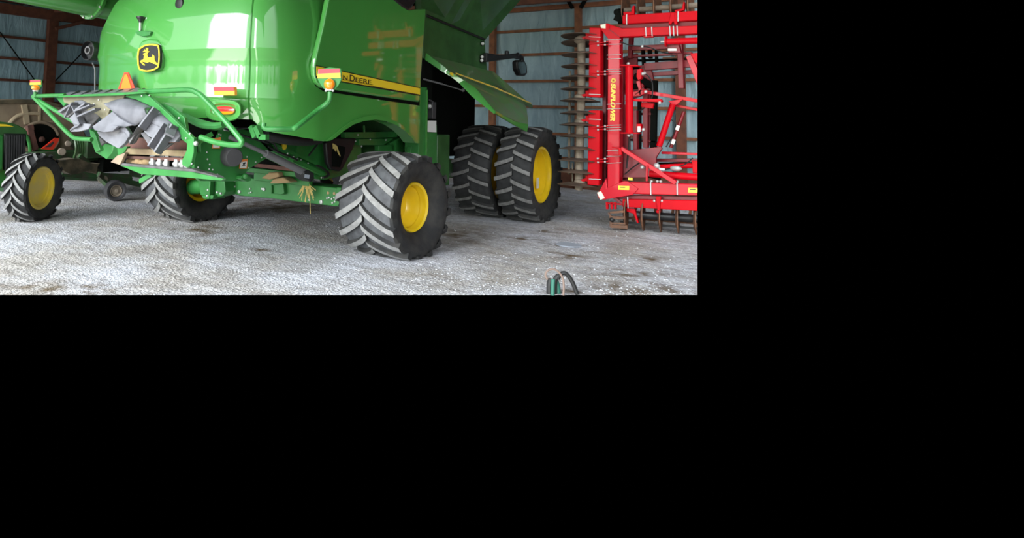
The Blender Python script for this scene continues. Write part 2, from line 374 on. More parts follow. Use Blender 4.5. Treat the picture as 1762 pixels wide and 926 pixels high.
for y in (4.36, 10.6):
    one('truss', 'wood', ce, lambda b: (b.box((-4, y, 5.72), (23, .14, .26)), b.bar((XL, y, 5.9), (2, y, 7.4), .2, .14), b.bar((-10, y, 6.4), (-7, y, 5.8), .14, .12), b.bar((-4, y, 6.9), (-7, y, 5.8), .14, .12)), cut=True)

wf = MB().prism([(XL, -6.5, 5.5), (12, -6.5, 5.5), (12, -6.5, 6.7), (2, -6.5, 7.6), (XL, -6.5, 6.0)], (0, -.12, 0)).build('wall_front', 'wallblue', smooth=0, cut=True)  # unseen header, placed to cut high daylight from the deeper ground
tag(wf, 'unseen front gable wall added over the open doorway to limit daylight', 'wall', 'structure')

# ================================================================== WHEELS
def make_wheel(name, parent, c, R, w, rr, steer, nl, span, lug, mats, rimf, side=1, lift=0, lugw=.075, curve=.5, crown=.03):
    ax = V((math.cos(steer), math.sin(steer), 0))*1.0; fwd = V((-ax.y, ax.x, 0)); up = V((0, 0, 1)); c = V(c); h = w/2
    def P(a, t, r): return c+ax*a+(fwd*(-math.cos(t))+up*math.sin(t))*r     # t=0 faces rearward, rising with t
    Rc = R-lug
    def crownr(a): return Rc-crown*(a/h)**2
    b = MB(); n = 56
    prof = [(-h*.62, rr, 0), (-h*.80, rr+(R-rr)*.12, 0), (-h*.94, rr+(R-rr)*.42, 0), (-h*.97, rr+(R-rr)*.62, 0), (-h*.93, crownr(h*.93)-.02, 0), (-h*.86, crownr(h*.86), 1), (-h*.45, crownr(h*.45), 1), (0, Rc, 1),
            (h*.45, crownr(h*.45), 1), (h*.86, crownr(h*.86), 1), (h*.93, crownr(h*.93)-.02, 0), (h*.97, rr+(R-rr)*.62, 0), (h*.94, rr+(R-rr)*.42, 0), (h*.80, rr+(R-rr)*.12, 0), (h*.62, rr, 0)]
    vs = [P(a, 2*PI*k/n, r) for (a, r, _) in prof for k in range(n)]
    for i in range(len(prof)-1):
        o = [(i*n+k, i*n+(k+1) % n, (i+1)*n+(k+1) % n, (i+1)*n+k) for k in range(n)]
        mi = 1 if (prof[i][2] and prof[i+1][2]) else 0
        b.f += o; b.mi += [mi]*n
    b.v += vs
    # chevron lugs
    for sd in (-1, 1):
        for k in range(nl):
            t0 = 2*PI*(k+(.5 if sd > 0 else 0))/nl
            K = 6; ring = []
            for j in range(K+1):
                u = j/K; aa = sd*(-.02*w+u*(h*.975+.02*w)) ; tt = t0+span*(.5-(u**(1-curve*.4)))
                rt = R-crown*.7*(aa/h)**2; rb = crownr(aa)-.03
                if j == K: rb = rr+(R-rr)*.74; rt -= .015
                hw = lugw/2/R; sw = lugw*.80/2/R
                ring.append([P(aa, tt-hw*1.15, rb), P(aa, tt-sw, rt), P(aa, tt+sw, rt), P(aa, tt+hw*1.15, rb)])
            o = len(b.v); b.v += [p for r4 in ring for p in r4]
            for j in range(K):
                q = o+j*4; s4 = q+4
                b.f += [(q, q+1, s4+1, s4), (q+1, q+2, s4+2, s4+1), (q+2, q+3, s4+3, s4+2)]; b.mi += [0, 2, 0]
            b.f += [(o, o+3, o+2, o+1), (o+K*4, o+K*4+1, o+K*4+2, o+K*4+3)]; b.mi += [0, 0]
    ty = b.build(name, mats, parent, clampz=True, smooth=40)
    rb_ = MB(); s_ = side; d_ = rimf
    prf = [(h*.66, rr+.012), (h*.70, rr-.002), (h*.66, rr-.035), (h*.5, rr-.045), (h*.44, rr-.075), (h*.66-d_*.75, rr-.085), (h*.66-d_, rr*.62), (h*.66-d_*.96, rr*.3), (h*.66-d_*.96, 0)]
    rb_.lathe([(x*s_, r) for x, r in prf], c, ax, 48)
    rb_.lathe([(x*s_, r) for x, r in [(h*.5, rr-.06), (-h*.60, rr-.05), (-h*.66, rr+.012), (-h*.60, rr+.012)]], c, ax, 48)
    rim = rb_.build('wheel_rim', 'yellow' if 'dull' not in name else 'yellow', ty, smooth=40)
    return ty, rim, ax

# ================================================================== COMBINE HARVESTER
cmb = thing('combine_harvester', 'large green combine harvester with yellow wheels parked beside the red harrow', 'combine harvester', (0, 0, 0))
STEER = -.0848
Xr, WR = 2.3686, 1.10
rt_tyre, rt_rim, _ = make_wheel('rear_tyre', cmb, (Xr, 0, .735), .81, WR, .365, STEER, 17, .44, .055, ['rubber', 'tread', 'lug'], .30, lugw=.118)
lt_tyre, lt_rim, _ = make_wheel('rear_tyre', cmb, (-Xr, 0, .735), .81, WR, .365, STEER, 17, .44, .055, ['rubber', 'tread', 'lug'], .30, side=-1, lugw=.118)
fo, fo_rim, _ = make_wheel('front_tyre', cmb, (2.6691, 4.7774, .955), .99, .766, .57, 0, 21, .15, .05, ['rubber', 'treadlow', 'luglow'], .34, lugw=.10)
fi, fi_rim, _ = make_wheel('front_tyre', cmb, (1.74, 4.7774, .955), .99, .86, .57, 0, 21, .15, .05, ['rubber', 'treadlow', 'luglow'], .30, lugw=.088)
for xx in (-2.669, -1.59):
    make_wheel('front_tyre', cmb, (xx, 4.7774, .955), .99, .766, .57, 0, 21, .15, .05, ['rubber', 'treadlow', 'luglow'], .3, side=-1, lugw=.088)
fc = V((2.6691, 4.7774, .955))
for (px, py) in ((925, 315), (933, 318)):
    q = at(px, py, X=2.6691+.766/2*.66-.18)
    one('rim_label', 'white', fo_rim, lambda b: b.prism([q+V((0, -.06, -.11)), q+V((0, .06, -.11)), q+V((0, .06, .11)), q+V((0, -.06, .11))], (.01, 0, 0)))

# ---- rear hood: plan curve swept over a height profile
plan = spline([(-2.22, -1.75), (-2.24, -2.12), (-2.08, -2.38), (-1.4, -2.585), (-.7, -2.73), (0, -2.78), (.7, -2.73), (1.2, -2.645), (1.56, -2.53), (1.80, -2.33), (1.94, -2.0), (2.0, -1.6), (2.0, -1.25)], 5)
plan = [V((p.x, p.y, 0)) for p in [V((*q[:2], 0)) for q in plan]]
def outward(i):
    t = (plan[min(i+1, len(plan)-1)]-plan[max(i-1, 0)]).normalized(); return V((t.y, -t.x, 0))
def inset(z):
    pts = [(1.70, .36), (1.85, .24), (2.0, .155), (2.12, .095), (2.22, .065), (2.27, .058), (2.29, .045), (2.31, .05), (2.79, .05), (2.83, .045), (2.95, 0), (3.0, .004), (3.4, .045), (3.8, .14), (4.1, .28), (4.4, .54)]
    for (z0, a), (z1, b2) in zip(pts, pts[1:]):
        if z <= z1: return a+(b2-a)*(z-z0)/(z1-z0)
    return pts[-1][1]
zrows = [2.0, 2.06, 2.12, 2.18, 2.24, 2.27, 2.29, 2.32, 2.5, 2.7, 2.79, 2.83, 2.95, 2.97, 3.0, 3.1, 3.2, 3.3, 3.4, 3.55, 3.7, 3.85, 4.0, 4.2, 4.4]
iseam = min(range(len(plan)), key=lambda i: (plan[i]-V((1.60, -2.51, 0))).length)
def hoodpt(i, z, off=0):
    return plan[i]-outward(i)*(inset(z)-off)+V((0, 0, z))
# the top of the left shoulder falls away: clamp heights near the left end
def shoulder(i, z):
    p = plan[i]
    tab = [(-2.4, 3.20), (-2.2, 3.26), (-2.05, 3.36), (-1.92, 3.48), (-1.80, 3.68), (-1.66, 3.86), (-1.45, 4.0), (-1.2, 4.12), (-.6, 4.4)]
    top = 4.4
    for (x0, a), (x1, b2) in zip(tab, tab[1:]):
        if x0 <= p.x <= x1: top = a+(b2-a)*(p.x-x0)/(x1-x0)
    return z if z <= 3.0 else 3.0+(z-3.0)*(top-3.0)/1.4
rows = [[hoodpt(i, shoulder(i, z)) for i in range(iseam+1)] for z in zrows]
MB().sheet(rows, (0, .05, 0)).build('rear_hood', 'green', cmb, smooth=22)
# corner panel right of the seam, its lower edge drops towards the wheel arch
def zfor(x, y, py):
    """height on the upright line through x, y that appears on picture row py"""
    d0 = V((x, y, 0))-CAM; k = (CYP-py)/FPX
    return (k*d0.dot(fw)-d0.dot(UP))/(UP.z-k*fw.z)
def colpx(x, y, z):
    d = V((x, y, z))-CAM; return CXP+FPX*d.dot(RT)/d.dot(fw)
low = [(400, 204), (432, 206), (440, 212), (452, 223), (475, 228), (520, 236), (562, 243), (600, 246)]
rows = []
cols = list(range(iseam, len(plan)))
for z in zrows:
    row = []
    for k, i in enumerate(cols):
        p0 = plan[i]; px = colpx(p0.x, p0.y, 1.85)
        yl = 243
        for (x0, a), (x1, b2) in zip(low, low[1:]):
            if x0 <= px <= x1: yl = a+(b2-a)*(px-x0)/(x1-x0)
        zb = zfor(p0.x, p0.y, yl)
        zz = z if z >= 2.27 else zb+(2.27-zb)*(z-2.0)/.27
        f_ = max(0, 1-k/(len(cols)-4)) if z < 2.75 else max(.35, 1-k/(len(cols)-4)) if z < 3.05 else 1
        p = plan[i]-outward(i)*(inset(z)*f_)+V((0, 0, zz))
        if k == 0: p = p+(plan[cols[1]]-plan[cols[0]])*.42
        row.append(p)
    rows.append(row)
MB().sheet(rows, (-.05, .03, 0)).build('corner_panel', 'green', cmb, smooth=22)
# body shell behind the hood so the gaps read dark
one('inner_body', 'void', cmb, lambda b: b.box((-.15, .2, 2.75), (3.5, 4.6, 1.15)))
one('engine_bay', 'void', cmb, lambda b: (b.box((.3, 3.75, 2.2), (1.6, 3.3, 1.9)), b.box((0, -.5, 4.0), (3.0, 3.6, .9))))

XS = 2.0
# ---- lower side panel with wheel arch
arch = [(722, 247), (713, 246), (706, 236), (695, 225), (680, 215), (662, 208), (645, 206), (625, 208), (607, 214), (590, 225), (577, 236), (567, 242), (560, 243)]
plate('side_panel', 'green', cmb, ats([(553, 110), (724, 140)]+arch+[(556, 242)], X=XS), (-.05, 0, 0), .004)
af = MB()
ap = ats(arch[1:], X=XS+.012)
ins = [p+V((-.02, 0, 0))+(V((0, .95, 1.72))-V((0, p.y, p.z))).normalized()*0 for p in ap]
ctr = at(645, 262, X=XS)
outp = [p+(p-ctr).normalized()*.075 for p in ap]
af.sheet([ap, outp], (.02, 0, 0))
af.sheet([ap, [p+V((-.22, 0, 0)) for p in ap]], (0, 0, .015))
af.build('arch_flange', 'green', cmb, smooth=50)
# ---- upper engine shield
XU = 2.08
shield = [(569, -22), (556, 45), (543.5, 98), (541, 112), (541.5, 128), (546, 142), (555, 151), (590, 156.5), (722, 176), (723, 163), (733.5, 15), (716, 16), (704, 17), (690, 8), (676, -3), (660, -22)]
sh = plate('engine_shield', 'green', cmb, ats(shield, X=XU), (-.09, 0, 0), .03, seg=4)
one('shield_gap', 'void', cmb, lambda b: b.prism(ats([(539, 100), (536, 132), (543, 148), (556, 157), (722, 182), (722, 172), (560, 140)], X=XS+.004), (.002, 0, 0)))
one('shield_top_trim', 'black', sh, lambda b: b.prism(ats([(660, -25), (676, -3), (692, 11), (703, 18), (708, 15), (724, -10), (735, -25)], X=XU+.02), (-.25, 0, 0)), bevel=.03)
# decal and lettering
tl, tr, bl, br = at(543.8, 114, X=XU), at(722, 152, X=XU), at(543.8, 130.5, X=XU), at(722, 162.8, X=XU)
one('stripe_border', 'black', sh, lambda b: b.prism([p+V((.003, 0, 0)) for p in ats([(542.8, 112), (722.4, 150.6), (722.4, 165), (543, 134)], X=XU)], (.003, 0, 0)))
one('stripe', 'decal', sh, lambda b: b.prism([p+V((.006, 0, 0)) for p in (tl, tr, br, bl)], (.004, 0, 0)))
eyv = V((0, 0, 1))
def word(body, pa, pb, h):
    a_, b_ = at(*pa, X=XU+.012), at(*pb, X=XU+.012); d_ = b_-a_
    text_mesh('lettering', body, 'black', sh, a_, d_.normalized(), eyv, .003, h, d_.length)
sc_ = (at(600, 128, X=XU)-at(600, 139, X=XU)).length
one('stripe_border', 'decal', sh, lambda b: b.prism([p+V((.008, 0, 0)) for p in ats([(585, 139), (593, 141), (640, 148.5), (640, 145), (600, 137), (585, 135)], X=XU)], (.002, 0, 0)))
for bd, pa, pb, hpx in (('J', (563.5, 135), (569, 136), 10.5), ('OHN', (571, 134.5), (597.8, 138.6), 8.2), ('D', (601.8, 139.3), (610, 140.8), 11), ('EERE', (611.6, 141), (638.6, 145.3), 7.9)):
    word(bd, pa, pb, sc_*hpx/11)

# ---- grain tank and flare
XT = 1.65
plate('grain_tank_side', 'greendark', cmb, ats([(728, 24), (834, 68), (838.5, 122), (848, 130), (728, 100)], X=XT), (-.9, 0, 0), .015)
fl_ = MB(); fl_.sheet([ats([(716, 18), (775, 43), (834, 69)], X=XT+.01), [at(716, -45, X=2.25), at(825, -45, X=2.25), at(936, -45, X=2.25)]], (-.03, 0, .03))
fl_.build('tank_flare', 'greendark', cmb, smooth=0)
one('tank_seam', 'black', cmb, lambda b: b.tube(ats([(735, 27), (834, 68)], X=XT+.02), .025, 6))
for p in ((830.5, 75), (829.5, 98), (829, 104)):
    one('clearance_lamp', ['white', 'black'], cmb, lambda b: (b.ball(at(*p, X=XT+.05), .035), b.disc(at(p[0]-1, p[1], X=XT+.02), (1, 0, 0), .05, .05, mi=1)))
# ---- mirror
mr = one('mirror_arm', 'black', cmb, lambda b: (b.prism(ats([(838, 91), (846, 92), (860, 95), (889, 92), (896, 96), (896, 102), (888, 100), (860, 104), (846, 106), (838, 107)], X=1.8), (-.1, 0, 0)), b.tube(ats([(890, 94), (897, 99), (898, 106)], X=1.78), .06, 8), b.disc(at(872, 92, X=1.75), (0, 0, 1), .05, .12, 12)), bevel=.02)
one('mirror_head', 'black', mr, lambda b: b.prism(ats([(890, 106), (894, 103), (903, 104), (907, 112), (908, 126), (904, 131), (896, 130), (891, 120)], X=1.8), (-.14, 0, 0)), bevel=.03)
one('mirror_glass', 'mirror', mr, lambda b: b.prism(ats([(893, 107), (902, 107), (905, 114), (905, 126), (897, 127), (893, 118)], X=1.815), (-.02, 0, 0)))
one('cab', 'void', cmb, lambda b: b.box((-.7, 5.7, 3.0), (2.0, 1.8, 1.9)), bevel=.1)

# ---- raised front shield (gull-wing door)
A_, D_ = at(735, 92, X=1.65), at(850, 124, X=1.65)
A2 = at(777, 102, X=1.65)
TIP = at(917, 183, X=2.6); B_ = at(852, 192, X=2.85); C_ = at(906, 226, X=2.85); CF = at(914, 200, X=2.8)
def lerp(a, b, t): return a+(b-a)*t
rows = []
for j in range(9):
    t = j/8
    top = lerp(at(741, 96, X=1.66), at(849, 123, X=1.66), t)
    mid1 = lerp(at(781, 127, X=2.1), at(900, 176, X=2.35), t)
    mid2 = lerp(at(820, 158, X=2.5), at(907, 195, X=2.6), t)
    bot = lerp(at(853, 192, X=2.85), at(909, 219, X=2.85), t)
    rows.append(spline([top, mid1, mid2, bot], 4))
dr = MB().sheet(rows, (-.03, 0, -.03)).build('raised_side_shield', 'greendust', cmb, smooth=40)
one('shield_lower_lip', 'green', dr, lambda b: b.sheet([ats([(853, 191), (885, 209), (909, 214)], X=2.86), ats([(852, 195), (880, 212), (907, 227)], X=2.84)], (-.03, 0, 0)))
one('shield_front_fin', 'greendust', dr, lambda b: b.prism(ats([(849, 123), (872, 143), (900, 168), (916, 181), (917, 184), (900, 178), (880, 165)], X=2.3), (-.03, .02, -.03)))
one('shield_end_flange', 'green', dr, lambda b: b.sheet([[at(733, 91, X=1.68), at(747, 102, X=1.85), at(766, 116, X=2.0), at(772, 123, X=2.1), at(798, 138, X=2.3), at(818, 152, X=2.5), at(853, 193, X=2.87)],
     [at(731, 103, X=1.66), at(742, 110, X=1.8), at(762, 124, X=2.0), at(776, 132, X=2.1), at(790, 143, X=2.25), at(812, 166, X=2.5), at(850, 196, X=2.86)]], (0, .025, 0)), smooth=40)
st_ = ats([(786, 127)], X=2.13)
one('shield_stripe', 'yellowdull', dr, lambda b: b.sheet([[at(784, 125.2, X=2.16), at(850, 149, X=2.30), at(914, 177, X=2.47)], [at(785, 127.4, X=2.16), at(850, 151.3, X=2.30), at(914, 179, X=2.47)]], (.004, -.004, .004)))
one('stripe_end', 'decal', dr, lambda b: b.prism([at(775.5, 124, X=2.15), at(786, 129.5, X=2.15), at(782.5, 133, X=2.15), at(773, 127.5, X=2.15)], (.004, -.006, 0)))
one('gas_strut', 'strut', dr, lambda b: (b.tube([at(728, 136, X=1.6), at(762, 145, X=1.85)], .018, 8), b.tube([at(762, 145, X=1.85), at(798, 156, X=2.15)], .012, 8), b.ball(at(797, 155, X=2.15), .035)))

# ---- side column and bay behind the rear wheel
one('side_column', 'greenflat', cmb, lambda b: (b.prism(ats([(722, 150), (735, 150), (733.5, 275), (720, 275)], X=1.75), (-.3, 0, 0)), b.prism(ats([(733, 215), (752, 215), (752, 290), (733, 290)], X=1.7), (-.2, 0, 0))), bevel=.01)
one('column_edge', 'green', cmb, lambda b: b.bar(at(734.5, 155, X=1.77), at(733, 268, X=1.77), .03, .03))
one('lower_frame', 'greendark', cmb, lambda b: (b.box((.9, 2.9, 1.25), (1.5, .5, 1.0))), bevel=.02)
one('front_axle', 'greendark', cmb, lambda b: (b.box((0, 4.78, .95), (2.6, .4, .4)), b.box((-.2, 4.4, 1.6), (1.4, 1.4, .6))), bevel=.02)
one('data_plate', 'white', cmb, lambda b: b.prism(ats([(735.5, 207.5), (750, 207.8), (750, 227.5), (735.5, 227)], X=1.72), (.01, 0, 0)))
one('hydraulic_valve', ['darkgrey', 'steel'], cmb, lambda b: (b.box(at(742, 190, X=1.65), (.14, .14, .32)), b.ball(at(739, 183, X=1.72), .045, mi=1), b.tube(spline(ats([(738, 172), (746, 178), (744, 200)], X=1.7)), .02, 6)), bevel=.01)

# ---- emblem
YE = -2.815
def ez(x, y): return (230+x/15.96, 70+y/15.96)
outer = [ez(*p) for p in spline([(120, 240, 0), (160, 195, 0), (300, 110, 0), (480, 78, 0), (640, 95, 0), (700, 135, 0), (725, 300, 0), (725, 520, 0), (700, 700, 0), (670, 760, 0), (540, 830, 0), (360, 862, 0), (220, 835, 0), (140, 790, 0), (105, 640, 0), (95, 430, 0)], 3) for p in [(p[0], p[1])]]
em = plate('emblem', 'black', cmb, ats(outer, Y=YE), (0, .04, 0), .006)
one('emblem_pad', 'green', cmb, lambda b: b.prism(ats([(239, 77), (243, 70), (256, 66), (270, 68), (277, 75), (278, 102), (276, 118), (256, 124), (238, 119), (234, 98)], Y=YE+.03), (0, .12, 0)), bevel=.03, seg=3)
cxm = sum(p[0] for p in outer)/len(outer); cym = sum(p[1] for p in outer)/len(outer)
def shrink(s): return [(cxm+(x-cxm)*s, cym+(y-cym)*s) for x, y in outer]
ring = MB(); o1 = ats(shrink(.975), Y=YE-.004); o2 = ats(shrink(.875), Y=YE-.004); n_ = len(o1)
ring.add(o1+o2+[p+V((0, -.006, 0)) for p in o1+o2], [(i, (i+1) % n_, n_+(i+1) % n_, n_+i) for i in range(n_)]+[(2*n_+i, 3*n_+i, 3*n_+(i+1) % n_, 2*n_+(i+1) % n_) for i in range(n_)]+[(i, 2*n_+i, 2*n_+(i+1) % n_, (i+1) % n_) for i in range(n_)]+[(n_+i, n_+(i+1) % n_, 3*n_+(i+1) % n_, 3*n_+i) for i in range(n_)])
ring.build('emblem_border', 'decal', em, smooth=0)
deer = [(180, 565), (225, 535), (275, 520), (285, 465), (300, 400), (262, 375), (275, 355), (320, 340), (345, 322), (335, 300), (300, 315), (255, 312), (270, 285), (285, 290), (310, 270), (295, 245), (310, 235), (335, 258), (350, 250), (340, 200), (362, 195), (375, 235), (385, 195), (408, 205), (405, 260), (400, 295), (435, 290), (430, 312), (400, 330), (378, 375), (385, 440), (420, 462), (470, 455), (515, 445), (525, 430), (505, 395), (520, 382), (560, 405), (578, 445), (580, 510), (600, 570), (650, 625), (665, 690), (640, 670), (590, 640), (520, 620), (450, 580), (380, 605), (300, 590), (245, 575), (240, 595), (300, 640), (320, 668), (300, 685), (250, 650), (205, 605)]
one('leaping_deer', 'decal', em, lambda b: b.prism(ats([ez(*p) for p in deer], Y=YE-.003), (0, -.006, 0)), smooth=0)
# ---- slow vehicle triangle
YT = -2.83
tri = plate('slow_vehicle_triangle', 'smvred', cmb, ats([(213.5, 124.5), (220.5, 124.5), (236, 164), (199, 164)], Y=YT), (0, .02, 0), .004)
one('triangle_centre', 'smv', tri, lambda b: b.prism(ats([(214.5, 128.5), (219, 128.5), (230.5, 164), (204.5, 164)], Y=YT-.003), (0, -.004, 0)))
# ---- latch, round recess with painted highlight, rubber stop
la = plate('latch_bracket', 'greenflat', cmb, ats([(232, 55), (240, 52), (259, 54), (257, 61), (245, 63), (236, 60)], Y=-2.80), (0, .2, 0), .01)
one('latch_post', 'steel', la, lambda b: b.tube(ats([(241, 54), (241.5, 38)], Y=-2.76), .017, 10))
one('latch_knob', 'black', la, lambda b: b.lathe([(0, .025), (.03, .03), (.07, .062), (.09, .062), (.1, 0)], at(241.5, 39, Y=-2.76), (0, 0, 1), 16))
lr_ = one('round_recess', 'green', cmb, lambda b: b.ball(at(255, 29, Y=-2.62), .07, 10, (.9, .7, 2.0)))
one('recess_highlight', 'glass', lr_, lambda b: b.ball(at(254.5, 34, Y=-2.68), .045, 8, (1, .8, 1.2)))  # pale ball stands in for the white highlight on the recess
one('rubber_stop', 'black', cmb, lambda b: b.lathe([(0, .09), (.08, .08), (.1, 0)], at(315, 7.5, Y=-2.60), (0, -1, 0), 16))
# ---- round air outlet at the left corner
c0 = at(159, 88, Y=-2.42)
ao = one('air_outlet', 'black', cmb, lambda b: (b.lathe([(-.10, 0), (-.10, .165), (.10, .165), (.11, .15), (.02, .14), (.01, 0)], c0, (.10, -.99, .02), 28), b.lathe([(-.2, .165), (.0, .165), (.01, .15), (.0, 0)], at(167, 88, Y=-2.36), (.1, -.99, 0), 28)), smooth=30)
one('outlet_hub', 'greyd', ao, lambda b: b.lathe([(.0, .075), (.13, .07), (.13, .045), (.0, .04)], c0+V((.04, 0, 0)), (.10, -.99, .02), 20), smooth=30)
one('left_edge_trim', 'greyd', cmb, lambda b: b.tube(ats([(159, 108), (163.5, 119), (163.5, 160)], Y=-2.40), .014, 6))
# ---- reflectors and tail lamp
rf = plate('rear_reflector', 'amberflat', cmb, ats([(368, 149.5), (403, 149.5), (403.5, 164), (368, 164)], Y=-2.72), (0, .05, 0), .004)
one('reflector_red_half', 'redflat', rf, lambda b: b.prism(ats([(368, 149.5), (403, 149.5), (403, 156.3), (368, 156.3)], Y=-2.722), (0, -.006, 0)))
pod = one('tail_lamp_pod', 'green', cmb, lambda b: b.sheet([[at(385+34*sx*r_*math.cos(0)+0, 192+20*r_, Y=-2.62+.0) for sx in (-1, 1)] for r_ in (-1, 1)], (0, .05, 0))) if False else None
def sup(cx, cy, rx, ry, n=28, e=2.6):
    out = []
    for k in range(n):
        t = 2*PI*k/n; c_, s_ = math.cos(t), math.sin(t)
        out.append((cx+rx*math.copysign(abs(c_)**(2/e), c_), cy+ry*math.copysign(abs(s_)**(2/e), s_)))
    return out
def loft(b, loops, cap=True):
    n = len(loops[0]); o = len(b.v); vs = [p for l in loops for p in l]; fs = []
    for i in range(len(loops)-1): fs += [(i*n+k, i*n+(k+1) % n, (i+1)*n+(k+1) % n, (i+1)*n+k) for k in range(n)]
    if cap: fs.append(tuple(range((len(loops)-1)*n, len(loops)*n)))
    b.add(vs, fs)
pod = MB(); loft(pod, [ats(sup(384, 190, 32, 20), Y=-2.50), ats(sup(384, 190, 31, 19), Y=-2.61), ats(sup(384, 190, 29.5, 18), Y=-2.625), ats(sup(385, 190, 24, 12), Y=-2.63), ats(sup(385, 190, 20, 9.5), Y=-2.60)])
pod = pod.build('tail_lamp_pod', 'green', cmb, smooth=40)
tlb = MB(); loft(tlb, [ats(sup(385.5, 190, 18.5, 7.6, e=2.2), Y=-2.595), ats(sup(385.5, 190, 18, 7.2, e=2.2), Y=-2.625), ats(sup(385.5, 190, 14, 5, e=2.2), Y=-2.64)])
tlb.v[-1] = tlb.v[-1]
tlo = tlb.build('tail_lamp', ['redlens', 'amber'], pod, smooth=60)
zsplit = at(385, 192, Y=-2.62).z
for pl in tlo.data.polygons:
    if (sum((tlo.data.vertices[i].co.z for i in pl.vertices))/len(pl.vertices)) < zsplit-.02: pl.material_index = 1
one('amber_lens', 'amber', pod, lambda b: b.prism(ats([(368.5, 191.5), (402.5, 191.5), (399, 195.4), (393, 197.0), (378, 197.0), (372, 195.4)], Y=-2.643), (0, .03, 0)), bevel=.008)

# ---- right marker lamp on its arm
def marker(pxs, Yp, arm):
    ao_ = one('marker_arm', 'greenflat', cmb, lambda b: b.tube(spline(arm, 5), .035, 10))
    s_ = pxs
    pl_ = plate('marker_plate', 'greenflat', ao_, ats([s_(-19.5, -26), (s_(0, -29)), s_(19, -27.5), s_(20, -20), s_(20, -8), s_(15, 2), s_(8, 10), s_(-8, 10), s_(-15, 2), s_(-20.5, -8), s_(-21, -20)], Y=Yp), (0, .02, 0), .004)
    one('red_reflector', 'redflat', pl_, lambda b: b.prism(ats([s_(-19, -26), s_(18, -27), s_(18, -19.5), s_(-19, -18)], Y=Yp-.004), (0, -.006, 0)))
    one('amber_reflector', 'amberflat', pl_, lambda b: b.prism(ats([s_(-20, -18), s_(19, -19.5), s_(19.5, -11), s_(-20.5, -10)], Y=Yp-.004), (0, -.006, 0)))
    r0 = (at(*s_(9.3, 0), Y=Yp)-at(*s_(-9.3, 0), Y=Yp)).length/2
    r1 = (at(*s_(0, 9.5), Y=Yp)-at(*s_(0, -9.5), Y=Yp)).length/2
    one('amber_lamp', 'amber', pl_, lambda b: b.ball(at(*s_(0, 0), Y=Yp-.04), 1, 12, (r0*.85, .07, r1)), smooth=60)
    one('lamp_base', 'steel', pl_, lambda b: (b.box(at(*s_(0, 9), Y=Yp-.02), (.1, .05, .03)), b.ball(at(*s_(-6, 11), Y=Yp-.02), .018, 5), b.ball(at(*s_(6, 11), Y=Yp-.02), .018, 5)))
YM = -1.75
marker(lambda x, y: (567+x, 145+y), YM, [at(454, 212, Y=-2.5), at(456, 221, Y=-2.5), at(480, 222, Y=-2.4), at(502, 221.5, Y=-2.25), at(512, 217, Y=-2.2), at(545, 191, Y=-1.85), at(560, 180, Y=YM), at(567, 171, Y=YM), at(568, 158, Y=YM)])

# ================= tailboard frame, spreader and chopper
YT2 = -3.3
tb = one('tailboard_rail', 'greenflat', cmb, lambda b: (
    b.tube(spline(ats([(345, 236), (375, 246), (408, 250), (416, 246), (412, 237), (385, 205), (352, 170), (340, 160), (325, 155), (290, 156), (240, 158)], Y=-3.25), 5), .034, 10),
    b.tube(spline(ats([(112, 164), (85, 164.6), (57, 165.5)], Y=-3.3), 3), .03, 10),
    b.tube(spline(ats([(57, 166), (80, 190), (110, 222), (124, 235), (133, 238.5), (158, 240)], Y=-3.3), 4), .032, 10),
    b.tube(ats([(57, 167), (128, 210)], Y=-3.28), .032, 10)))
marker(lambda x, y: (61.5+x*.48, 151+y*.5), -3.34, ats([(61, 167), (61.5, 157)], Y=-3.32))
one('rail_pivot', 'steel', tb, lambda b: (b.ball(at(337, 247, Y=-3.27), .03), b.ball(at(61, 168, Y=-3.3), .02)))
one('rail_stay', 'greenflat', cmb, lambda b: (b.bar(at(335, 249, Y=-3.1), at(362, 232, Y=-2.8), .09, .06), b.tube(spline(ats([(318, 200), (345, 214), (372, 217), (385, 214)], Y=-2.75)), .05, 8)))
# ribbed top of the spreader
top = plate('spreader_top', 'grey', cmb, [at(102, 164, Y=-3.3), at(246, 157.5, Y=-3.3), at(248, 155.5, Y=-3.1), at(238, 151, Y=-2.9), at(120, 158, Y=-2.9)], (0, 0, -.03), .006)
for k in range(7):
    x0 = 122+k*18.5
    one('top_rib', 'black', top, lambda b: b.bar(at(x0, 164.5-k*.6, Y=-3.32), at(x0+15, 156.5-k*.6, Y=-3.0), .03, .02, (0, 0, 1)))
one('top_edge', 'greenflat', cmb, lambda b: b.prism(ats([(100, 164.5), (246, 157.5), (252, 160), (200, 164.5), (100, 167.5)], Y=-3.36), (0, .06, 0)), bevel=.006)
one('spreader_back_plate', 'tanplate', cmb, lambda b: b.prism(ats([(108, 166), (215, 162), (212, 170), (196, 180), (188, 190), (184, 204), (176, 205), (166, 196), (110, 176)], Y=-3.27), (0, .03, 0)))
def z1(x, y): return (90+x/9.26, 150+y/9.26)
def z2(x, y): return (150+x/6.17, 155+y/6.17)
one('left_rotor_guard', 'greenflat', cmb, lambda b: b.prism(ats([z1(*p) for p in spline([(320, 195, 0), (420, 170, 0), (530, 172, 0), (660, 225, 0), (770, 300, 0), (880, 370, 0), (870, 440, 0), (790, 495, 0), (740, 445, 0), (715, 340, 0), (640, 280, 0), (560, 240, 0), (430, 205, 0)], 2) for p in [(p[0], p[1])]], Y=-3.24), (0, .05, 0)), bevel=.006)
one('guard_corner', 'greenflat', cmb, lambda b: b.prism(ats([(95, 167), (124, 168), (109, 183)], Y=-3.25), (0, .04, 0)), bevel=.006)
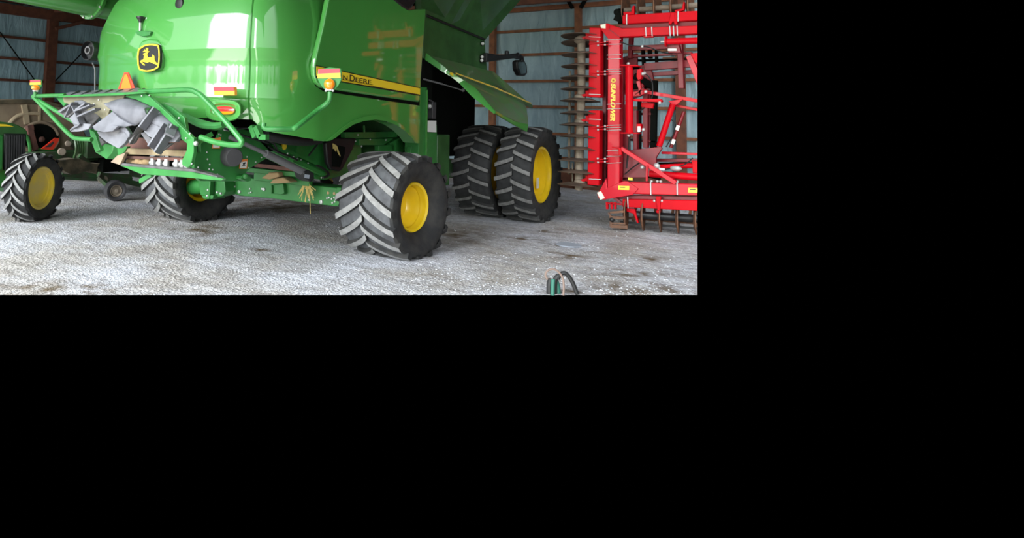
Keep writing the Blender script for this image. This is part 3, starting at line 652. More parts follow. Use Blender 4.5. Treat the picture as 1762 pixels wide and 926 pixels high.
rg = one('right_rotor_guard', 'greenflat', cmb, lambda b: (
    b.prism(ats([(213, 166), (247, 158.5), (256, 165), (290, 196), (333, 238), (333, 246), (325, 250), (312, 240), (300, 217), (270, 188), (235, 172)], Y=-3.28), (0, .05, 0)),
    b.prism(ats([(333, 236), (333, 262), (328, 284), (322, 289), (313, 284), (313, 276), (321, 258), (322, 240)], Y=-3.30), (0, .06, 0))), bevel=.008)
one('guard_return', 'greenflat', cmb, lambda b: b.prism(ats([(275, 177), (294, 184), (317, 202), (321, 226), (325, 245), (300, 212)], Y=-3.12), (0, .05, 0)), bevel=.006)
for p in ((244, 165), (257, 164), (327, 230), (308, 203), (162, 179), (181, 189), (170, 172), (320, 238), (330, 282)):
    one('bolt_head', 'steel', rg, lambda b: b.ball(at(*p, Y=-3.31), .012, 5))
# lower left green chute
one('chute', 'greenflat', cmb, lambda b: (b.prism(ats([(164, 262), (181, 247), (195, 251), (193, 262), (183, 274)], Y=-3.0), (.08, .1, 0)), b.prism(ats([(153, 222), (163, 228), (172, 258), (164, 262), (158, 246)], Y=-3.05), (.05, .1, 0))), bevel=.006)
one('chute_side', 'greyd', cmb, lambda b: b.prism(ats([(163, 228), (180, 245), (165, 258)], Y=-3.02), (.05, .05, 0)))

def solid(poly, name, m, depth=.05, **k):
    """thick moulded piece through points (x px, y px, distance plane)"""
    b = MB(); pts = [at(x, y, Y=yy) for x, y, yy in poly]
    c = sum(pts, V((0, 0, 0)))/len(pts); n = len(pts); t = V((0, depth, 0))
    b.add(pts+[c]+[p+t for p in pts]+[c+t], [(i, (i+1) % n, n) for i in range(n)]+[(n+1+(i+1) % n, n+1+i, 2*n+1) for i in range(n)]+[(i, n+1+i, n+1+(i+1) % n, (i+1) % n) for i in range(n)])
    return b.build(name, m, k.get('parent', cmb), smooth=k.get('smooth', 50), bevel=.006)
# right spreader rotor: curved cowl swept along an arc
def cowl(rim_px, inner_px, ya, yb, bulge, n=5):
    R0 = spline([at(x, y, Y=ya) for x, y in rim_px], n); R1 = spline([at(x, y, Y=yb) for x, y in inner_px], n)
    rows = []
    for j in range(6):
        u = j/5; rows.append([R0[i]*(1-u)+R1[i]*u+V((0, -bulge*math.sin(PI*u), bulge*.5*math.sin(PI*u))) for i in range(len(R0))])
    return MB().sheet(rows, (0, .025, -.01))
co1 = cowl([z2(235, 160), z2(300, 105), z2(380, 76), z2(480, 82), z2(600, 125), z2(712, 186)], [z2(245, 205), z2(320, 270), z2(410, 330), z2(480, 372), z2(545, 340), z2(640, 280)], -3.22, -3.42, .10).build('right_rotor_cowl', 'grey', cmb, smooth=60)
co2 = cowl([z2(690, 178), z2(790, 245), z2(880, 315), z2(950, 395), z2(990, 470), z2(960, 545)], [z2(640, 300), z2(680, 345), z2(740, 375), z2(800, 400), z2(860, 470), z2(880, 552)], -3.24, -3.36, .03).build('right_rotor_cowl', 'grey', cmb, smooth=60)
solid([(*z2(600, 440), -3.42), (*z2(670, 350), -3.36), (*z2(750, 375), -3.34), (*z2(850, 385), -3.32), (*z2(960, 430), -3.3), (*z2(985, 490), -3.3), (*z2(930, 555), -3.34), (*z2(850, 552), -3.38), (*z2(740, 530), -3.4), (*z2(650, 490), -3.42)], 'right_rotor_dish', 'grey', .04)
solid([(*z2(565, 455), -3.44), (*z2(605, 445), -3.4), (*z2(680, 510), -3.36), (*z2(820, 555), -3.36), (*z2(905, 565), -3.34), (*z2(830, 620), -3.4), (*z2(745, 682), -3.46), (*z2(670, 615), -3.44)], 'rotor_paddle', 'greyd', .04)
for p, q in (((840, 365), (675, 612)), ((930, 375), (745, 670)), ((905, 385), (870, 480)), ((735, 200), (575, 410))):
    one('rotor_fin', 'grey', cmb, lambda b: b.bar(at(*z2(*p), Y=-3.34), at(*z2(*q), Y=-3.48), .028, .12))
solid([(*z2(600, 300), -3.45), (*z2(625, 300), -3.4), (*z2(560, 420), -3.4), (*z2(480, 560), -3.45), (*z2(445, 580), -3.5), (*z2(440, 540), -3.5), (*z2(510, 420), -3.5)], 'rotor_paddle', 'greyd', .06)
solid([(*z2(55, 385), -3.56), (*z2(150, 315), -3.52), (*z2(268, 226), -3.44), (*z2(345, 300), -3.46), (*z2(480, 372), -3.46), (*z2(400, 388), -3.5), (*z2(325, 382), -3.53), (*z2(265, 440), -3.56), (*z2(170, 446), -3.58), (*z2(75, 425), -3.58)], 'rotor_paddle', 'grey', .05)
solid([(*z2(100, 440), -3.5), (*z2(270, 436), -3.5), (*z2(400, 386), -3.42), (*z2(452, 470), -3.42), (*z2(400, 560), -3.46), (*z2(330, 622), -3.48), (*z2(200, 548), -3.5), (*z2(125, 485), -3.5)], 'rotor_paddle', 'grey', .06)
solid([(*z2(320, 400), -3.46), (*z2(400, 386), -3.44), (*z2(452, 460), -3.44), (*z2(445, 505), -3.46), (*z2(390, 450), -3.47)], 'rotor_paddle', 'offgrey' if 'offgrey' in M else 'grey', .02)
# left spreader rotor
solid([(*z1(340, 215), -3.3), (*z1(470, 205), -3.28), (*z1(560, 260), -3.3), (*z1(480, 310), -3.34), (*z1(400, 345), -3.36), (*z1(375, 260), -3.34)], 'left_rotor_cowl', 'grey', .04)
solid([(*z1(70, 390), -3.42), (*z1(180, 315), -3.4), (*z1(345, 235), -3.36), (*z1(372, 390), -3.38), (*z1(310, 430), -3.4), (*z1(245, 485), -3.44), (*z1(140, 430), -3.44)], 'rotor_paddle', 'greyd', .04)
solid([(*z1(265, 490), -3.44), (*z1(370, 400), -3.4), (*z1(470, 575), -3.4), (*z1(620, 590), -3.36), (*z1(580, 665), -3.38), (*z1(420, 710), -3.42), (*z1(285, 712), -3.46), (*z1(345, 610), -3.46)], 'rotor_paddle', 'grey', .05)
solid([(*z1(385, 395), -3.3), (*z1(560, 270), -3.24), (*z1(660, 290), -3.22), (*z1(720, 350), -3.22), (*z1(740, 480), -3.24), (*z1(640, 585), -3.28), (*z1(480, 590), -3.32)], 'left_rotor_dish', 'greyd', .04)
for p, q in (((350, 250), (240, 480)), ((390, 385), (640, 285)), ((440, 470), (725, 345)), ((410, 365), (560, 262)), ((160, 400), (370, 250)), ((355, 300), (480, 590)), ((380, 650), (470, 600)), ((330, 690), (420, 610))):
    one('rotor_fin', 'grey', cmb, lambda b: b.bar(at(*z1(*p), Y=-3.42), at(*z1(*q), Y=-3.40), .022, .1))
one('rotor_hub', 'steel', cmb, lambda b: b.ball(at(135, 216, Y=-3.3), .06))

# chopper body
one('chopper_interior', 'rust', cmb, lambda b: (b.prism(ats([(212, 235), (330, 243), (326, 262), (212, 258)], Y=-2.95), (0, .04, 0)), b.prism(ats([(206, 268), (322, 272), (322, 278), (206, 272)], Y=-3.02), (0, .05, 0))))
one('straw_board', 'strawboard', cmb, lambda b: b.prism(ats([(214, 255), (330, 259), (327, 270), (205, 265)], Y=-3.08), (0, .08, 0)), bevel=.01)
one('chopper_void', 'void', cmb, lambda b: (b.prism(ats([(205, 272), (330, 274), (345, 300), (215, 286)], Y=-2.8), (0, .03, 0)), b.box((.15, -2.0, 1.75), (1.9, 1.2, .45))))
for k, px in enumerate((263, 275, 287, 304, 314, 322)):
    one('chopper_knife', ['steel', 'rust'], cmb, lambda b: (b.box(at(px, 280+k*.7, Y=-3.0), (.07, .05, .13)), b.box(at(px, 286+k*.7, Y=-2.96), (.03, .03, .1)), b.ball(at(px-3, 280+k*.7, Y=-2.98), .035, 6, mi=0)), bevel=.012)
one('chaff_lump', 'chaff', cmb, lambda b: [b.ball(at(225+k*7, 278+(k % 2)*3, Y=-2.95), .07, 6, (1.2, .8, .8)) for k in range(5)])
one('tail_lip', ['greyd', 'greenflat'], cmb, lambda b: (b.prism(ats([(203, 281), (212, 281), (330, 291), (372, 303), (380, 310), (330, 298), (210, 287)], Y=-3.12), (0, .1, 0)),
    b.prism(ats([(206, 285), (330, 296), (384, 308), (380, 311), (345, 308), (300, 304), (243, 300)], Y=-3.14), (0, .06, 0), 1)), bevel=.006)
one('lip_corner', 'tan', cmb, lambda b: b.prism(ats([(190, 279), (201, 268), (216, 262), (206, 284)], Y=-3.14), (0, .05, 0)), bevel=.006)
one('lip_post', 'greenflat', cmb, lambda b: b.prism(ats([(201, 253), (219, 252), (214, 262), (203, 268)], Y=-3.1), (0, .06, 0)), bevel=.006)
one('lip_stay', 'greenflat', cmb, lambda b: b.bar(at(242, 312, Y=-3.05), at(262, 300, Y=-3.1), .06, .05))
# right side plate of the chopper
XP = 1.2
sp = plate('chopper_side_plate', 'greenflat', cmb, ats([(334, 262), (345, 262), (345, 235), (375, 238), (385, 212), (430, 225), (470, 265), (455, 275), (432, 289), (424, 296), (420, 312), (345, 312), (334, 302)], X=XP), (-.06, 0, 0), .01)
for p in ((341, 288), (350, 297), (360, 291), (366, 292), (374, 300), (361, 283), (356, 262), (380, 232), (425, 270), (428, 289), (440, 279), (377, 231), (450, 271), (386, 245), (390, 247), (384, 244), (376, 250), (357, 274)):
    one('bolt_head', 'steel', sp, lambda b: b.ball(at(*p, X=XP+.004), .012, 5))
capc = at(393, 268.5, X=XP)
one('bearing_cap', 'darkgrey', sp, lambda b: b.lathe([(0, .14), (.05, .14), (.08, .13), (.2, .125), (.22, .112), (.225, 0)], capc+V((-.0, .0, 0)), (.93, -.36, -.02), 32), smooth=35)
def warn(px, py, w, h, X, lean):
    q = [(px-w, py-h+lean), (px+w, py-h-lean*.2), (px+w-lean, py+h), (px-w-lean, py+h)]
    o_ = one('warning_label', 'orange', sp, lambda b: b.prism(ats(q, X=X), (.006, 0, 0)))
    q2 = [(px+(x-px)*.84, py+1.5+(y-py)*.66) for x, y in q]
    i_ = one('label_field', 'sticker', o_, lambda b: b.prism(ats(q2, X=X+.008), (.003, 0, 0)))
    one('label_pictogram', 'black', o_, lambda b: b.prism(ats([(px-3.5, py+4), (px-1, py+1), (px-2, py-1), (px+3, py-3), (px+2.5, py), (px+1, py+1), (px+3.5, py+4), (px, py+3)], X=X+.012), (.002, 0, 0)))
warn(373, 246, 6.5, 9.5, XP+.02, 1.5); warn(419.5, 282, 6.5, 8.5, XP+.02, 1.5)
one('round_label', 'white', sp, lambda b: b.prism(ats([(381, 215), (389, 215), (394, 226), (385, 225)], X=XP+.02), (.006, 0, 0)))
one('plate_lug', 'greenflat', sp, lambda b: (b.prism(ats([(416, 303), (424, 300), (432, 305), (432, 311), (426, 313), (414, 308)], X=XP+.1), (-.1, 0, 0)), b.ball(at(422, 303, X=XP+.12), .04)), bevel=.006)
# underside of the hood
one('under_hood', 'void', cmb, lambda b: (b.box((-.2, -1.7, 2.05), (3.0, 1.3, .12)), b.box((-.2, -1.0, 1.75), (1.3, 1.6, .5))))  # near-black boxes hold the shade under the hood
one('hood_hinge_rail', 'greenflat', cmb, lambda b: (b.tube(spline(ats([(305, 197), (340, 210), (370, 218), (376, 214)], Y=-2.7)), .05, 8), b.bar(at(433, 217, Y=-2.35), at(440, 236, Y=-2.35), .07, .07), b.bar(at(441, 218, Y=-2.35), at(449, 236, Y=-2.35), .07, .07), b.bar(at(448, 236, Y=-2.35), at(460, 236, Y=-2.35), .07, .07)))
one('wiring', 'black', cmb, lambda b: [b.tube(spline(ats(pp, X=1.3), 5), .016, 6) for pp in ([(392, 222), (415, 232), (440, 240), (462, 246)], [(440, 225), (452, 240), (470, 246), (478, 262)], [(462, 252), (480, 262), (500, 270), (512, 276)], [(375, 214), (395, 224), (425, 220), (440, 232)], [(531, 268), (545, 250), (552, 240)])])
# strut
sg = one('discharge_strut', 'strut', cmb, lambda b: (b.tube([at(457, 264, X=1.42), at(534, 302, X=1.42)], .055, 12), b.tube([at(395, 236, X=1.3), at(457, 264, X=1.42)], .03, 10)))
one('strut_block', 'black', sg, lambda b: b.prism(ats([(523, 297), (531, 292), (541, 298), (541, 310), (536, 313), (526, 308)], X=1.5), (-.2, 0, 0)), bevel=.015)
one('strut_window', 'puddle', sg, lambda b: b.prism(ats([(524.5, 300), (532.5, 301), (531.5, 307.5), (523.5, 306)], X=1.51), (.005, 0, 0)))
# belly between chopper and wheel
XB = 1.1
be = plate('lower_body', 'greenflat', cmb, ats([(440, 232), (475, 240), (548, 245), (575, 236), (600, 244), (600, 300), (560, 310), (545, 308), (530, 292), (470, 262)], X=XB), (-.5, 0, 0), .012)
one('body_flange', 'greenflat', be, lambda b: (b.bar(at(558, 246, X=XB+.05), at(567, 298, X=XB+.05), .03, .08), b.bar(at(512, 245, X=XB+.03), at(508, 280, X=XB+.03), .05, .05), b.bar(at(470, 248, X=XB+.04), at(545, 283, X=XB+.04), .05, .04), b.bar(at(500, 275, X=XB+.05), at(555, 300, X=XB+.05), .12, .06)))
for p in ((476, 255), (495, 264), (512, 273), (530, 281), (531, 290), (505, 270), (553, 306), (518, 275)):
    one('bolt_head', 'steel', be, lambda b: b.ball(at(*p, X=XB+.08), .014, 5))
one('filler_cap', 'decal', be, lambda b: b.disc(at(488, 252, X=XB+.05), (1, 0, 0), .05, .04, 14))
one('air_tube', 'black', cmb, lambda b: b.tube(spline(ats([(455, 230), (490, 238), (525, 241), (550, 238)], X=1.4)), .09, 12))
bg = plate('black_guard', 'black', cmb, ats([(561, 246), (577, 237), (614, 238), (607, 258), (590, 291), (585, 295), (570, 292), (564, 280)], X=1.3), (-.08, 0, 0), .02)
one('guard_recess', 'void', bg, lambda b: b.prism(ats([(572, 248), (594, 253), (593, 265), (585, 288), (571, 287)], X=1.305), (.003, 0, 0)))
one('caught_straw', 'straw', cmb, lambda b: [b.tube([at(573+k*.8, 247+k*.5, X=1.33), at(575+k*1.4+random.uniform(-2, 2), 256+k*1.6, X=1.33)], .008, 4) for k in range(9)], stuff=True)
# frame parts seen through the wheel arch
one('arch_frame', 'greenflat', cmb, lambda b: (b.bar(at(590, 233, X=1.2), at(680, 231, X=1.2), .11, .1, (1, 0, 0)), b.prism(ats([(618, 239), (678, 238), (660, 250), (618, 250)], X=1.25), (-.1, 0, 0)), b.prism(ats([(600, 240), (622, 240), (622, 275), (596, 295)], X=1.1), (-.1, 0, 0)),
    b.prism(ats([(672, 246), (690, 236), (698, 256), (692, 264), (675, 262)], X=1.25), (-.1, 0, 0)), b.bar(at(648, 256, X=1.2), at(675, 254, X=1.2), .12, .1, (1, 0, 0)), b.bar(at(627, 228, X=1.3), at(626, 216, X=1.3), .03, .03), b.prism(ats([(708, 252), (724, 248), (722, 275), (706, 275)], X=1.6), (-.1, 0, 0))), bevel=.008)
for p in ((616, 232), (637, 240), (664, 241), (622, 252), (612, 243)):
    one('bolt_head', 'steel', cmb, lambda b: b.ball(at(*p, X=1.33), .016, 5))
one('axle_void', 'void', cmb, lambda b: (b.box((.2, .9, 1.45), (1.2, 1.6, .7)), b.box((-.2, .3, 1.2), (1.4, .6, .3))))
one('green_bay', 'greendark', cmb, lambda b: b.box((.3, 1.9, 1.75), (1.6, 1.2, .9)))
# rear axle beam
YA = -.2
ax_ = plate('rear_axle', 'greenflat', cmb, ats([(386, 300), (420, 305), (470, 312), (578, 323), (586, 324), (588, 356), (575, 355), (470, 342), (412, 337), (397, 332), (386, 326)], Y=YA), (0, .4, 0), .012)
one('axle_end', 'greenflat', ax_, lambda b: b.prism(ats([(579, 322), (588, 323), (590, 346), (580, 355)], Y=YA-.03), (0, .3, 0)), bevel=.01)
for p, r_ in (((553.5, 347.5), .05), ((564, 341), .025), ((567, 340), .025), ((572, 342), .025), ((576, 340), .025), ((573, 349), .025), ((577, 347), .025), ((412.5, 330), .05), ((397, 325), .03), ((399, 318), .025), ((405, 321), .025), ((398, 327), .02), ((431, 325), .025), ((433, 331), .022), ((455, 326), .045), ((430, 332), .02), ((452, 325), .03), ((382, 312), .025), ((394, 311), .025), ((405, 311), .025), ((533, 337), .03), ((533, 344), .025)):
    r_ *= .7
    one('bolt_head', 'steel', ax_, lambda b: b.lathe([(0, r_), (.025, r_*.9), (.03, 0)], at(*p, Y=YA), (0, -1, 0), 10))
for p in ((564.5, 332), (575, 333)):
    one('bolt_hole', 'chaff', ax_, lambda b: b.disc(at(*p, Y=YA-.002), (0, 1, 0), .025, .006, 10))
one('axle_bracket', 'greenflat', ax_, lambda b: (b.prism(ats([(466, 318), (487, 316), (489, 333), (484, 335), (465, 333)], Y=YA-.08), (0, .1, 0)), b.bar(at(468, 319, Y=YA-.1), at(468, 333, Y=YA-.1), .03, .05)), bevel=.01)
one('dust_cover', 'chaff', ax_, lambda b: (b.prism([at(448, 307, Y=-.64), at(462, 297, Y=-.64), at(478, 296, Y=-.64), at(480, 304, Y=-.64), at(463, 309, Y=-.64)], (0, .2, .0)), b.prism([at(463, 316, Y=-.62), at(470, 308, Y=-.62), at(487, 305, Y=-.62), at(500, 314, Y=-.62), at(478, 316, Y=-.62)], (0, .2, 0))), bevel=.02)
one('tie_rod', 'greenflat', cmb, lambda b: (b.bar(at(440, 302, Y=-.3), at(535, 312, Y=-.3), .16, .1), b.bar(at(425, 292, Y=-.5), at(530, 302, Y=-.5), .08, .06)), bevel=.01)
one('rust_rail', 'rust', cmb, lambda b: b.bar(at(440, 284, Y=-.6), at(512, 292, Y=-.6), .06, .06))
# left wheel hub and fork
one('left_hub', 'greenflat', cmb, lambda b: (b.prism(ats([(340, 308), (386, 308), (388, 330), (384, 337), (366, 341), (345, 336)], Y=-.45), (0, .3, 0)), b.bar(at(364, 310, Y=-.52), at(362, 342, Y=-.52), .05, .1), b.prism(ats([(346, 336), (367, 336), (366, 343), (350, 343)], Y=-.55), (0, .3, 0)), b.tube([at(330, 322, Y=-.3), at(395, 318, Y=-.3)], .14, 14)), bevel=.012)
for p in ((358, 327), (374, 331), (380, 333), (357, 337)):
    one('bolt_head', 'steel', cmb, lambda b: b.ball(at(*p, Y=-.56), .024, 6))
# unloading auger folded back along the left side
a0 = at(-60, -42, X=-2.9); a1 = at(166, 2, X=-2.9)
auger_r = .40
dv = (at(166, 2, X=-2.9)-at(-60, -49, X=-2.9)).normalized()
end = at(161, -8, X=-2.9)
au = one('unloading_auger', 'green', cmb, lambda b: b.lathe([(-3.6, 0), (-3.6, auger_r), (-.06, auger_r), (-.06, auger_r+.05), (0, auger_r+.05), (0, auger_r*.97), (3.2, auger_r*.97), (3.2, 0)], end, dv, 36), smooth=40)
for k in range(10):
    t = 2*PI*k/10; a_, b2, c2 = frame(dv)
    one('flange_bolt', 'steel', au, lambda b: b.ball(end+dv*(-.07)+(b2*math.cos(t)+c2*math.sin(t))*(auger_r+.03), .022, 5))

# straw hanging from the axle
sw = MB()
for k in range(34):
    x0 = 527+random.gauss(0, 2.5); y0 = 311+random.uniform(0, 6); L_ = random.uniform(10, 32); dx = random.gauss(0, 6)
    sw.tube(spline([at(x0, y0, Y=-.32), at(x0+dx*.4, y0+L_*.45, Y=-.34), at(x0+dx, y0+L_, Y=-.33)], 3), .007, 4)
sw.tube([at(533, 335, Y=-.33), at(534, 368, Y=-.33)], .007, 4)
so = sw.build('straw_tuft', 'straw', smooth=0); tag(so, 'small tuft of dry straw hanging over the green rear axle', 'straw', 'stuff')
# more bits around the hydraulics
one('hydraulic_hose', 'black', cmb, lambda b: b.tube(spline(ats([(545, 285), (556, 290), (566, 300), (556, 306)], X=1.25)), .02, 6))
one('hydraulic_hose', 'black', cmb, lambda b: b.tube(spline(ats([(452, 242), (463, 236), (470, 240)], X=1.45)), .02, 6))

# ================================================================== GREEN TRACTOR (left)
tr = thing('tractor', 'green tractor nose with black grille and yellow front wheel at the left edge', 'tractor', (-4.9, -2.6, 0))
XH = -4.4
one('hood', 'greendark', tr, lambda b: b.prism(spline(ats([(-60, 202), (0, 209), (25, 213), (42, 221), (48, 227)], X=XH), 3)+ats([(47, 232), (8, 230), (6, 295), (-60, 300)], X=XH), (-.8, 0, 0)), bevel=.06, seg=3)  # darker green because the hood's shade is painted in
one('hood_stripe', 'decal', tr, lambda b: b.prism(ats([(-5, 213), (10, 214), (24, 218), (10, 217.5), (-5, 217.5)], X=XH+.003), (.006, 0, 0)))
gr = one('grille', 'black', tr, lambda b: b.prism(ats([(7, 229), (46.5, 230), (45, 262), (43.5, 292), (9, 294)], X=XH+.01), (-.8, .0, 0)), bevel=.03)
for k in range(8):
    x0 = 12+k*4.2
    one('grille_slat', 'darkgrey', gr, lambda b: b.bar(at(x0, 233, X=XH+.02), at(x0-.8, 289, X=XH+.02), .02, .02))
one('front_frame', 'greenflat', tr, lambda b: (b.prism(ats([(-60, 288), (42, 291), (38, 315), (20, 322), (-60, 330)], X=XH-.1), (-.6, 0, 0)), b.prism(ats([(-60, 225), (6, 232), (5, 292), (-60, 300)], X=XH+.02), (-.3, 0, 0))), bevel=.02)
tw = [-4.10, -2.12, .60]
TWHEEL = dict(c=(-4.17, -2.19, .59), R=.645, w=.46, rr=.385, st=.46)
tt_, tr_rim, _ = make_wheel('front_tyre', tr, TWHEEL['c'], TWHEEL['R'], TWHEEL['w'], TWHEEL['rr'], TWHEEL['st'], 17, .42, .045, ['rubber', 'treadlow', 'lug'], .1, lugw=.088)
tr_rim.data.materials[0] = M['yellowtr']
one('axle', 'greenflat', tr, lambda b: b.box((-4.75, -2.35, .58), (1.0, .2, .2)))

# ================================================================== DUSTY IMPLEMENT (behind the tractor)
im = thing('seeding_implement', 'dusty tan implement with big round drum behind the green tractor', 'farm implement', (-7.5, 0, 0))
XI = -7.0
one('drum_side', 'tan', im, lambda b: b.prism(spline(ats([(-40, 176), (0, 174), (45, 173), (90, 177), (112, 186), (135, 205), (150, 235), (160, 262)], X=XI), 3)+ats([(120, 275), (-40, 290)], X=XI), (-1.2, 0, 0)), bevel=.05, seg=3)
one('drum_top', 'brown', im, lambda b: b.prism(spline(ats([(-40, 174), (0, 172), (50, 171), (95, 177), (120, 188)], X=XI+.06), 3)+ats([(95, 182), (50, 177.5), (0, 179), (-40, 181)], X=XI+.06), (-1.3, 0, 0)), bevel=.02)
one('drum_rib', 'tanlight', im, lambda b: (b.bar(at(41, 180, X=XI+.03), at(46, 213, X=XI+.03), .12, .06, (1, 0, 0)), b.bar(at(68, 180, X=XI+.02), at(67.5, 212, X=XI+.02), .05, .05, (1, 0, 0)), b.tube(spline(ats([(14, 215), (25, 203), (38, 197), (55, 195), (68, 196)], X=XI+.02), 4), .045, 8), b.bar(at(70, 209, X=XI+.02), at(100, 209.5, X=XI+.02), .03, .04, (1, 0, 0))))
one('drum_opening', 'void', im, lambda b: b.prism(ats(sup(69, 238, 31, 27, 24, 2), X=XI+.03), (.03, 0, 0)))
one('opening_rim', 'tan', im, lambda b: b.tube(ats(sup(69, 238, 31.5, 27.5, 32, 2), X=XI+.05), .04, 8))
one('drive_arm', 'rust', im, lambda b: (b.bar(at(50, 220, X=XI+.2), at(60, 258, X=XI+.2), .13, .1, (1, 0, 0)), b.bar(at(46, 221, X=XI+.2), at(56, 219, X=XI+.2), .12, .12, (1, 0, 0)), b.ball(at(72, 240, X=XI+.1), .07)))
one('lever_frame', 'greenflat', im, lambda b: (b.tube(spline(ats([(36, 238), (44, 232), (50, 245), (52, 262)], X=XI+.25)), .04, 8), b.bar(at(62, 256, X=XI+.2), at(98, 259, X=XI+.2), .06, .06, (1, 0, 0))))
tri2 = one('reflective_triangle', 'smvred', im, lambda b: b.prism(ats([(70, 256), (78, 250), (94, 237), (101, 238), (100, 243), (91, 257), (84, 258)], X=XI+.4), (.02, 0, 0)))
one('triangle_centre', 'darkgrey', tri2, lambda b: b.prism(ats([(77, 253.5), (92, 243.5), (93, 246), (87, 253)], X=XI+.424), (.004, 0, 0)))
one('row_unit', 'greenold', im, lambda b: (b.box((-7.0, -.2, .95), (.8, 1.8, .25)), b.box((-6.7, .5, 1.15), (.6, .5, .5)), b.bar((-6.9, .1, 1.3), (-6.5, 1.3, .6), .18, .15), b.bar((-6.6, -.4, .55), (-6.4, 1.5, .35), .16, .16), b.box((-7.2, 1.1, .9), (.8, 1.2, .6))), bevel=.02)
one('hose_bank', 'greendust', im, lambda b: [b.tube(spline([at(128+k*4, 236, X=-6.6), at(131+k*3.5, 255, X=-6.5), at(127+k*4, 272, X=-6.6)]), .03, 6) for k in range(6)])
pan = MB(); pr_ = []
for j in range(8):
    v_ = j/7
    pr_.append([at(88+u*84*(1-.15*v_)+v_*6, 271+v_*(24-8*abs(u-.45))+3*math.sin(u*9+v_*4)+u*9*(1-v_*.2), X=-5.7) for u in [k/10 for k in range(11)]])
pan.sheet(pr_, (-.3, 0, 0)).build('dirt_pan', 'brown', im, smooth=60)
one('pan_hanger', 'greenold', im, lambda b: (b.bar(at(105, 300, X=-6.3), at(140, 303, X=-6.3), .1, .1), b.bar(at(135, 268, X=-6.2), at(175, 302, X=-6.2), .12, .1)))
one('pulley', 'shaft', im, lambda b: (b.disc(at(106, 261, X=-6.4), (1, -.3, 0), .08, .12, 16), b.disc(at(177, 309, X=-6.0), (1, -.3, 0), .1, .12, 16), b.disc(at(117, 247, X=-6.4), (1, -.3, 0), .06, .1, 14)), smooth=30)
gc = at(197, 345.5, Z=0); gw = V((gc.x, gc.y, .235))
gwl = one('gauge_tyre', 'darkgrey', im, lambda b: b.lathe([(-.11, .13), (-.15, .17), (-.15, .215), (-.08, .235), (.08, .235), (.15, .215), (.15, .17), (.11, .13)], gw, (.94, -.34, 0), 32), smooth=50)
one('gauge_hub', 'shaft', gwl, lambda b: b.lathe([(.11, .14), (.13, .12), (.09, .1), (.1, .04), (.14, .035), (.14, 0)], gw, (.94, -.34, 0), 24), smooth=30)
one('wheel_arm', 'greenold', im, lambda b: (b.bar(gw+V((-.2, .05, .0)), at(170, 305, X=-6.0), .09, .08), b.bar(gw+V((-.2, .05, 0)), gw+V((.0, 0, 0)), .05, .05), b.bar(at(170, 300, X=-6.0), at(240, 318, X=-6.0), .12, .12), b.box((-6.5, 2.6, .55), (.8, 1.6, .4))))
one('transport_beam', 'void', im, lambda b: (b.box((-6.9, 2.0, .8), (1.0, 2.6, .5)), b.box((-7.3, .2, .75), (1.0, 2.6, .35))))

# ================================================================== RED DISC HARROW (folded)
hw = thing('disc_harrow', 'folded red disc harrow with stacked rusty discs at the right', 'disc harrow', (4.3, 5.2, 0))
YH = 5.0
PX = (at(1100, 200, Y=YH)-at(1101, 200, Y=YH)).length
def hp(name, m, poly, Y=YH, dep=.22, bevel=.008, parent=None):
    return MB().prism(ats(poly, Y=Y), (0, dep, 0)).build(name, m, parent or hw, bevel=bevel, cut=True)
def hbar(name, m, p, q, wpx, Y=YH, dep=.1, bevel=.006, parent=None):
    a_, b_ = at(*p, Y=Y), at(*q, Y=Y)
    return MB().bar(a_+V((0, dep/2, 0)), b_+V((0, dep/2, 0)), wpx*PX, dep).build(name, m, parent or hw, bevel=bevel, cut=True)
def htube(name, m, pts, rpx, Y=YH, n=14, parent=None, smooth_n=0):
    p = ats(pts, Y=Y)
    if smooth_n: p = spline(p, smooth_n)
    return MB().tube(p, rpx*PX, n).build(name, m, parent or hw, cut=True, smooth=40)
mb = hp('main_beam', 'redpink', [(1046, 60), (1066.5, 62), (1066, 317), (1045, 329)], dep=.25, bevel=.012)
hp('corner_gusset', 'red', [(1031, 42), (1045, 40), (1050, 42), (1066, 63), (1066, 68), (1046, 66), (1033, 50)], Y=YH-.02, dep=.28)
hp('gusset_tape', 'offwhite', [(1033, 42.5), (1042, 41), (1042, 49), (1034, 48)], Y=YH-.035, dep=.012, bevel=.002)
tbm = hp('top_beam', 'red', [(1049, 42), (1070, 48.6), (1210, 43.6), (1210, 57.6), (1065.5, 63.7), (1048, 50)], Y=YH-.03, dep=.24, bevel=.012)
hp('beam_seam', 'reddeep', [(1046.5, 50), (1048, 49.5), (1066, 62.5), (1065, 63.5)], Y=YH-.036, dep=.01, bevel=0)
ubm = hp('upper_gang_beam', 'red', [(1071, 26), (1210, 17.8), (1210, 34), (1071, 41.2)], Y=YH-.05, dep=.2, bevel=.012)
hp('beam_shadow_rail', 'reddeep', [(1062, 43), (1210, 36), (1210, 46), (1070, 49)], Y=YH+.1, dep=.15)
bbm = hp('bottom_beam', 'redpink', [(1083, 313.5), (1210, 317.4), (1210, 337.1), (1088, 334)], Y=YH-.03, dep=.24, bevel=.014)
hp('lower_gang_beam', 'red', [(1071, 343), (1210, 345.6), (1210, 363.6), (1071, 356.5)], Y=YH-.02, dep=.2, bevel=.012)
hp('under_rail', 'reddeep', [(1060, 336), (1210, 338), (1210, 345), (1060, 343)], Y=YH+.12, dep=.1)
cg = hp('corner_plate', 'redpink', [(1043, 306.7), (1032.6, 326.3), (1027, 334), (1030, 341.8), (1038, 343.9), (1088.8, 335.5), (1098.6, 325), (1080, 312.3), (1073.4, 311.6), (1044, 323.8)], Y=YH-.06, dep=.05)
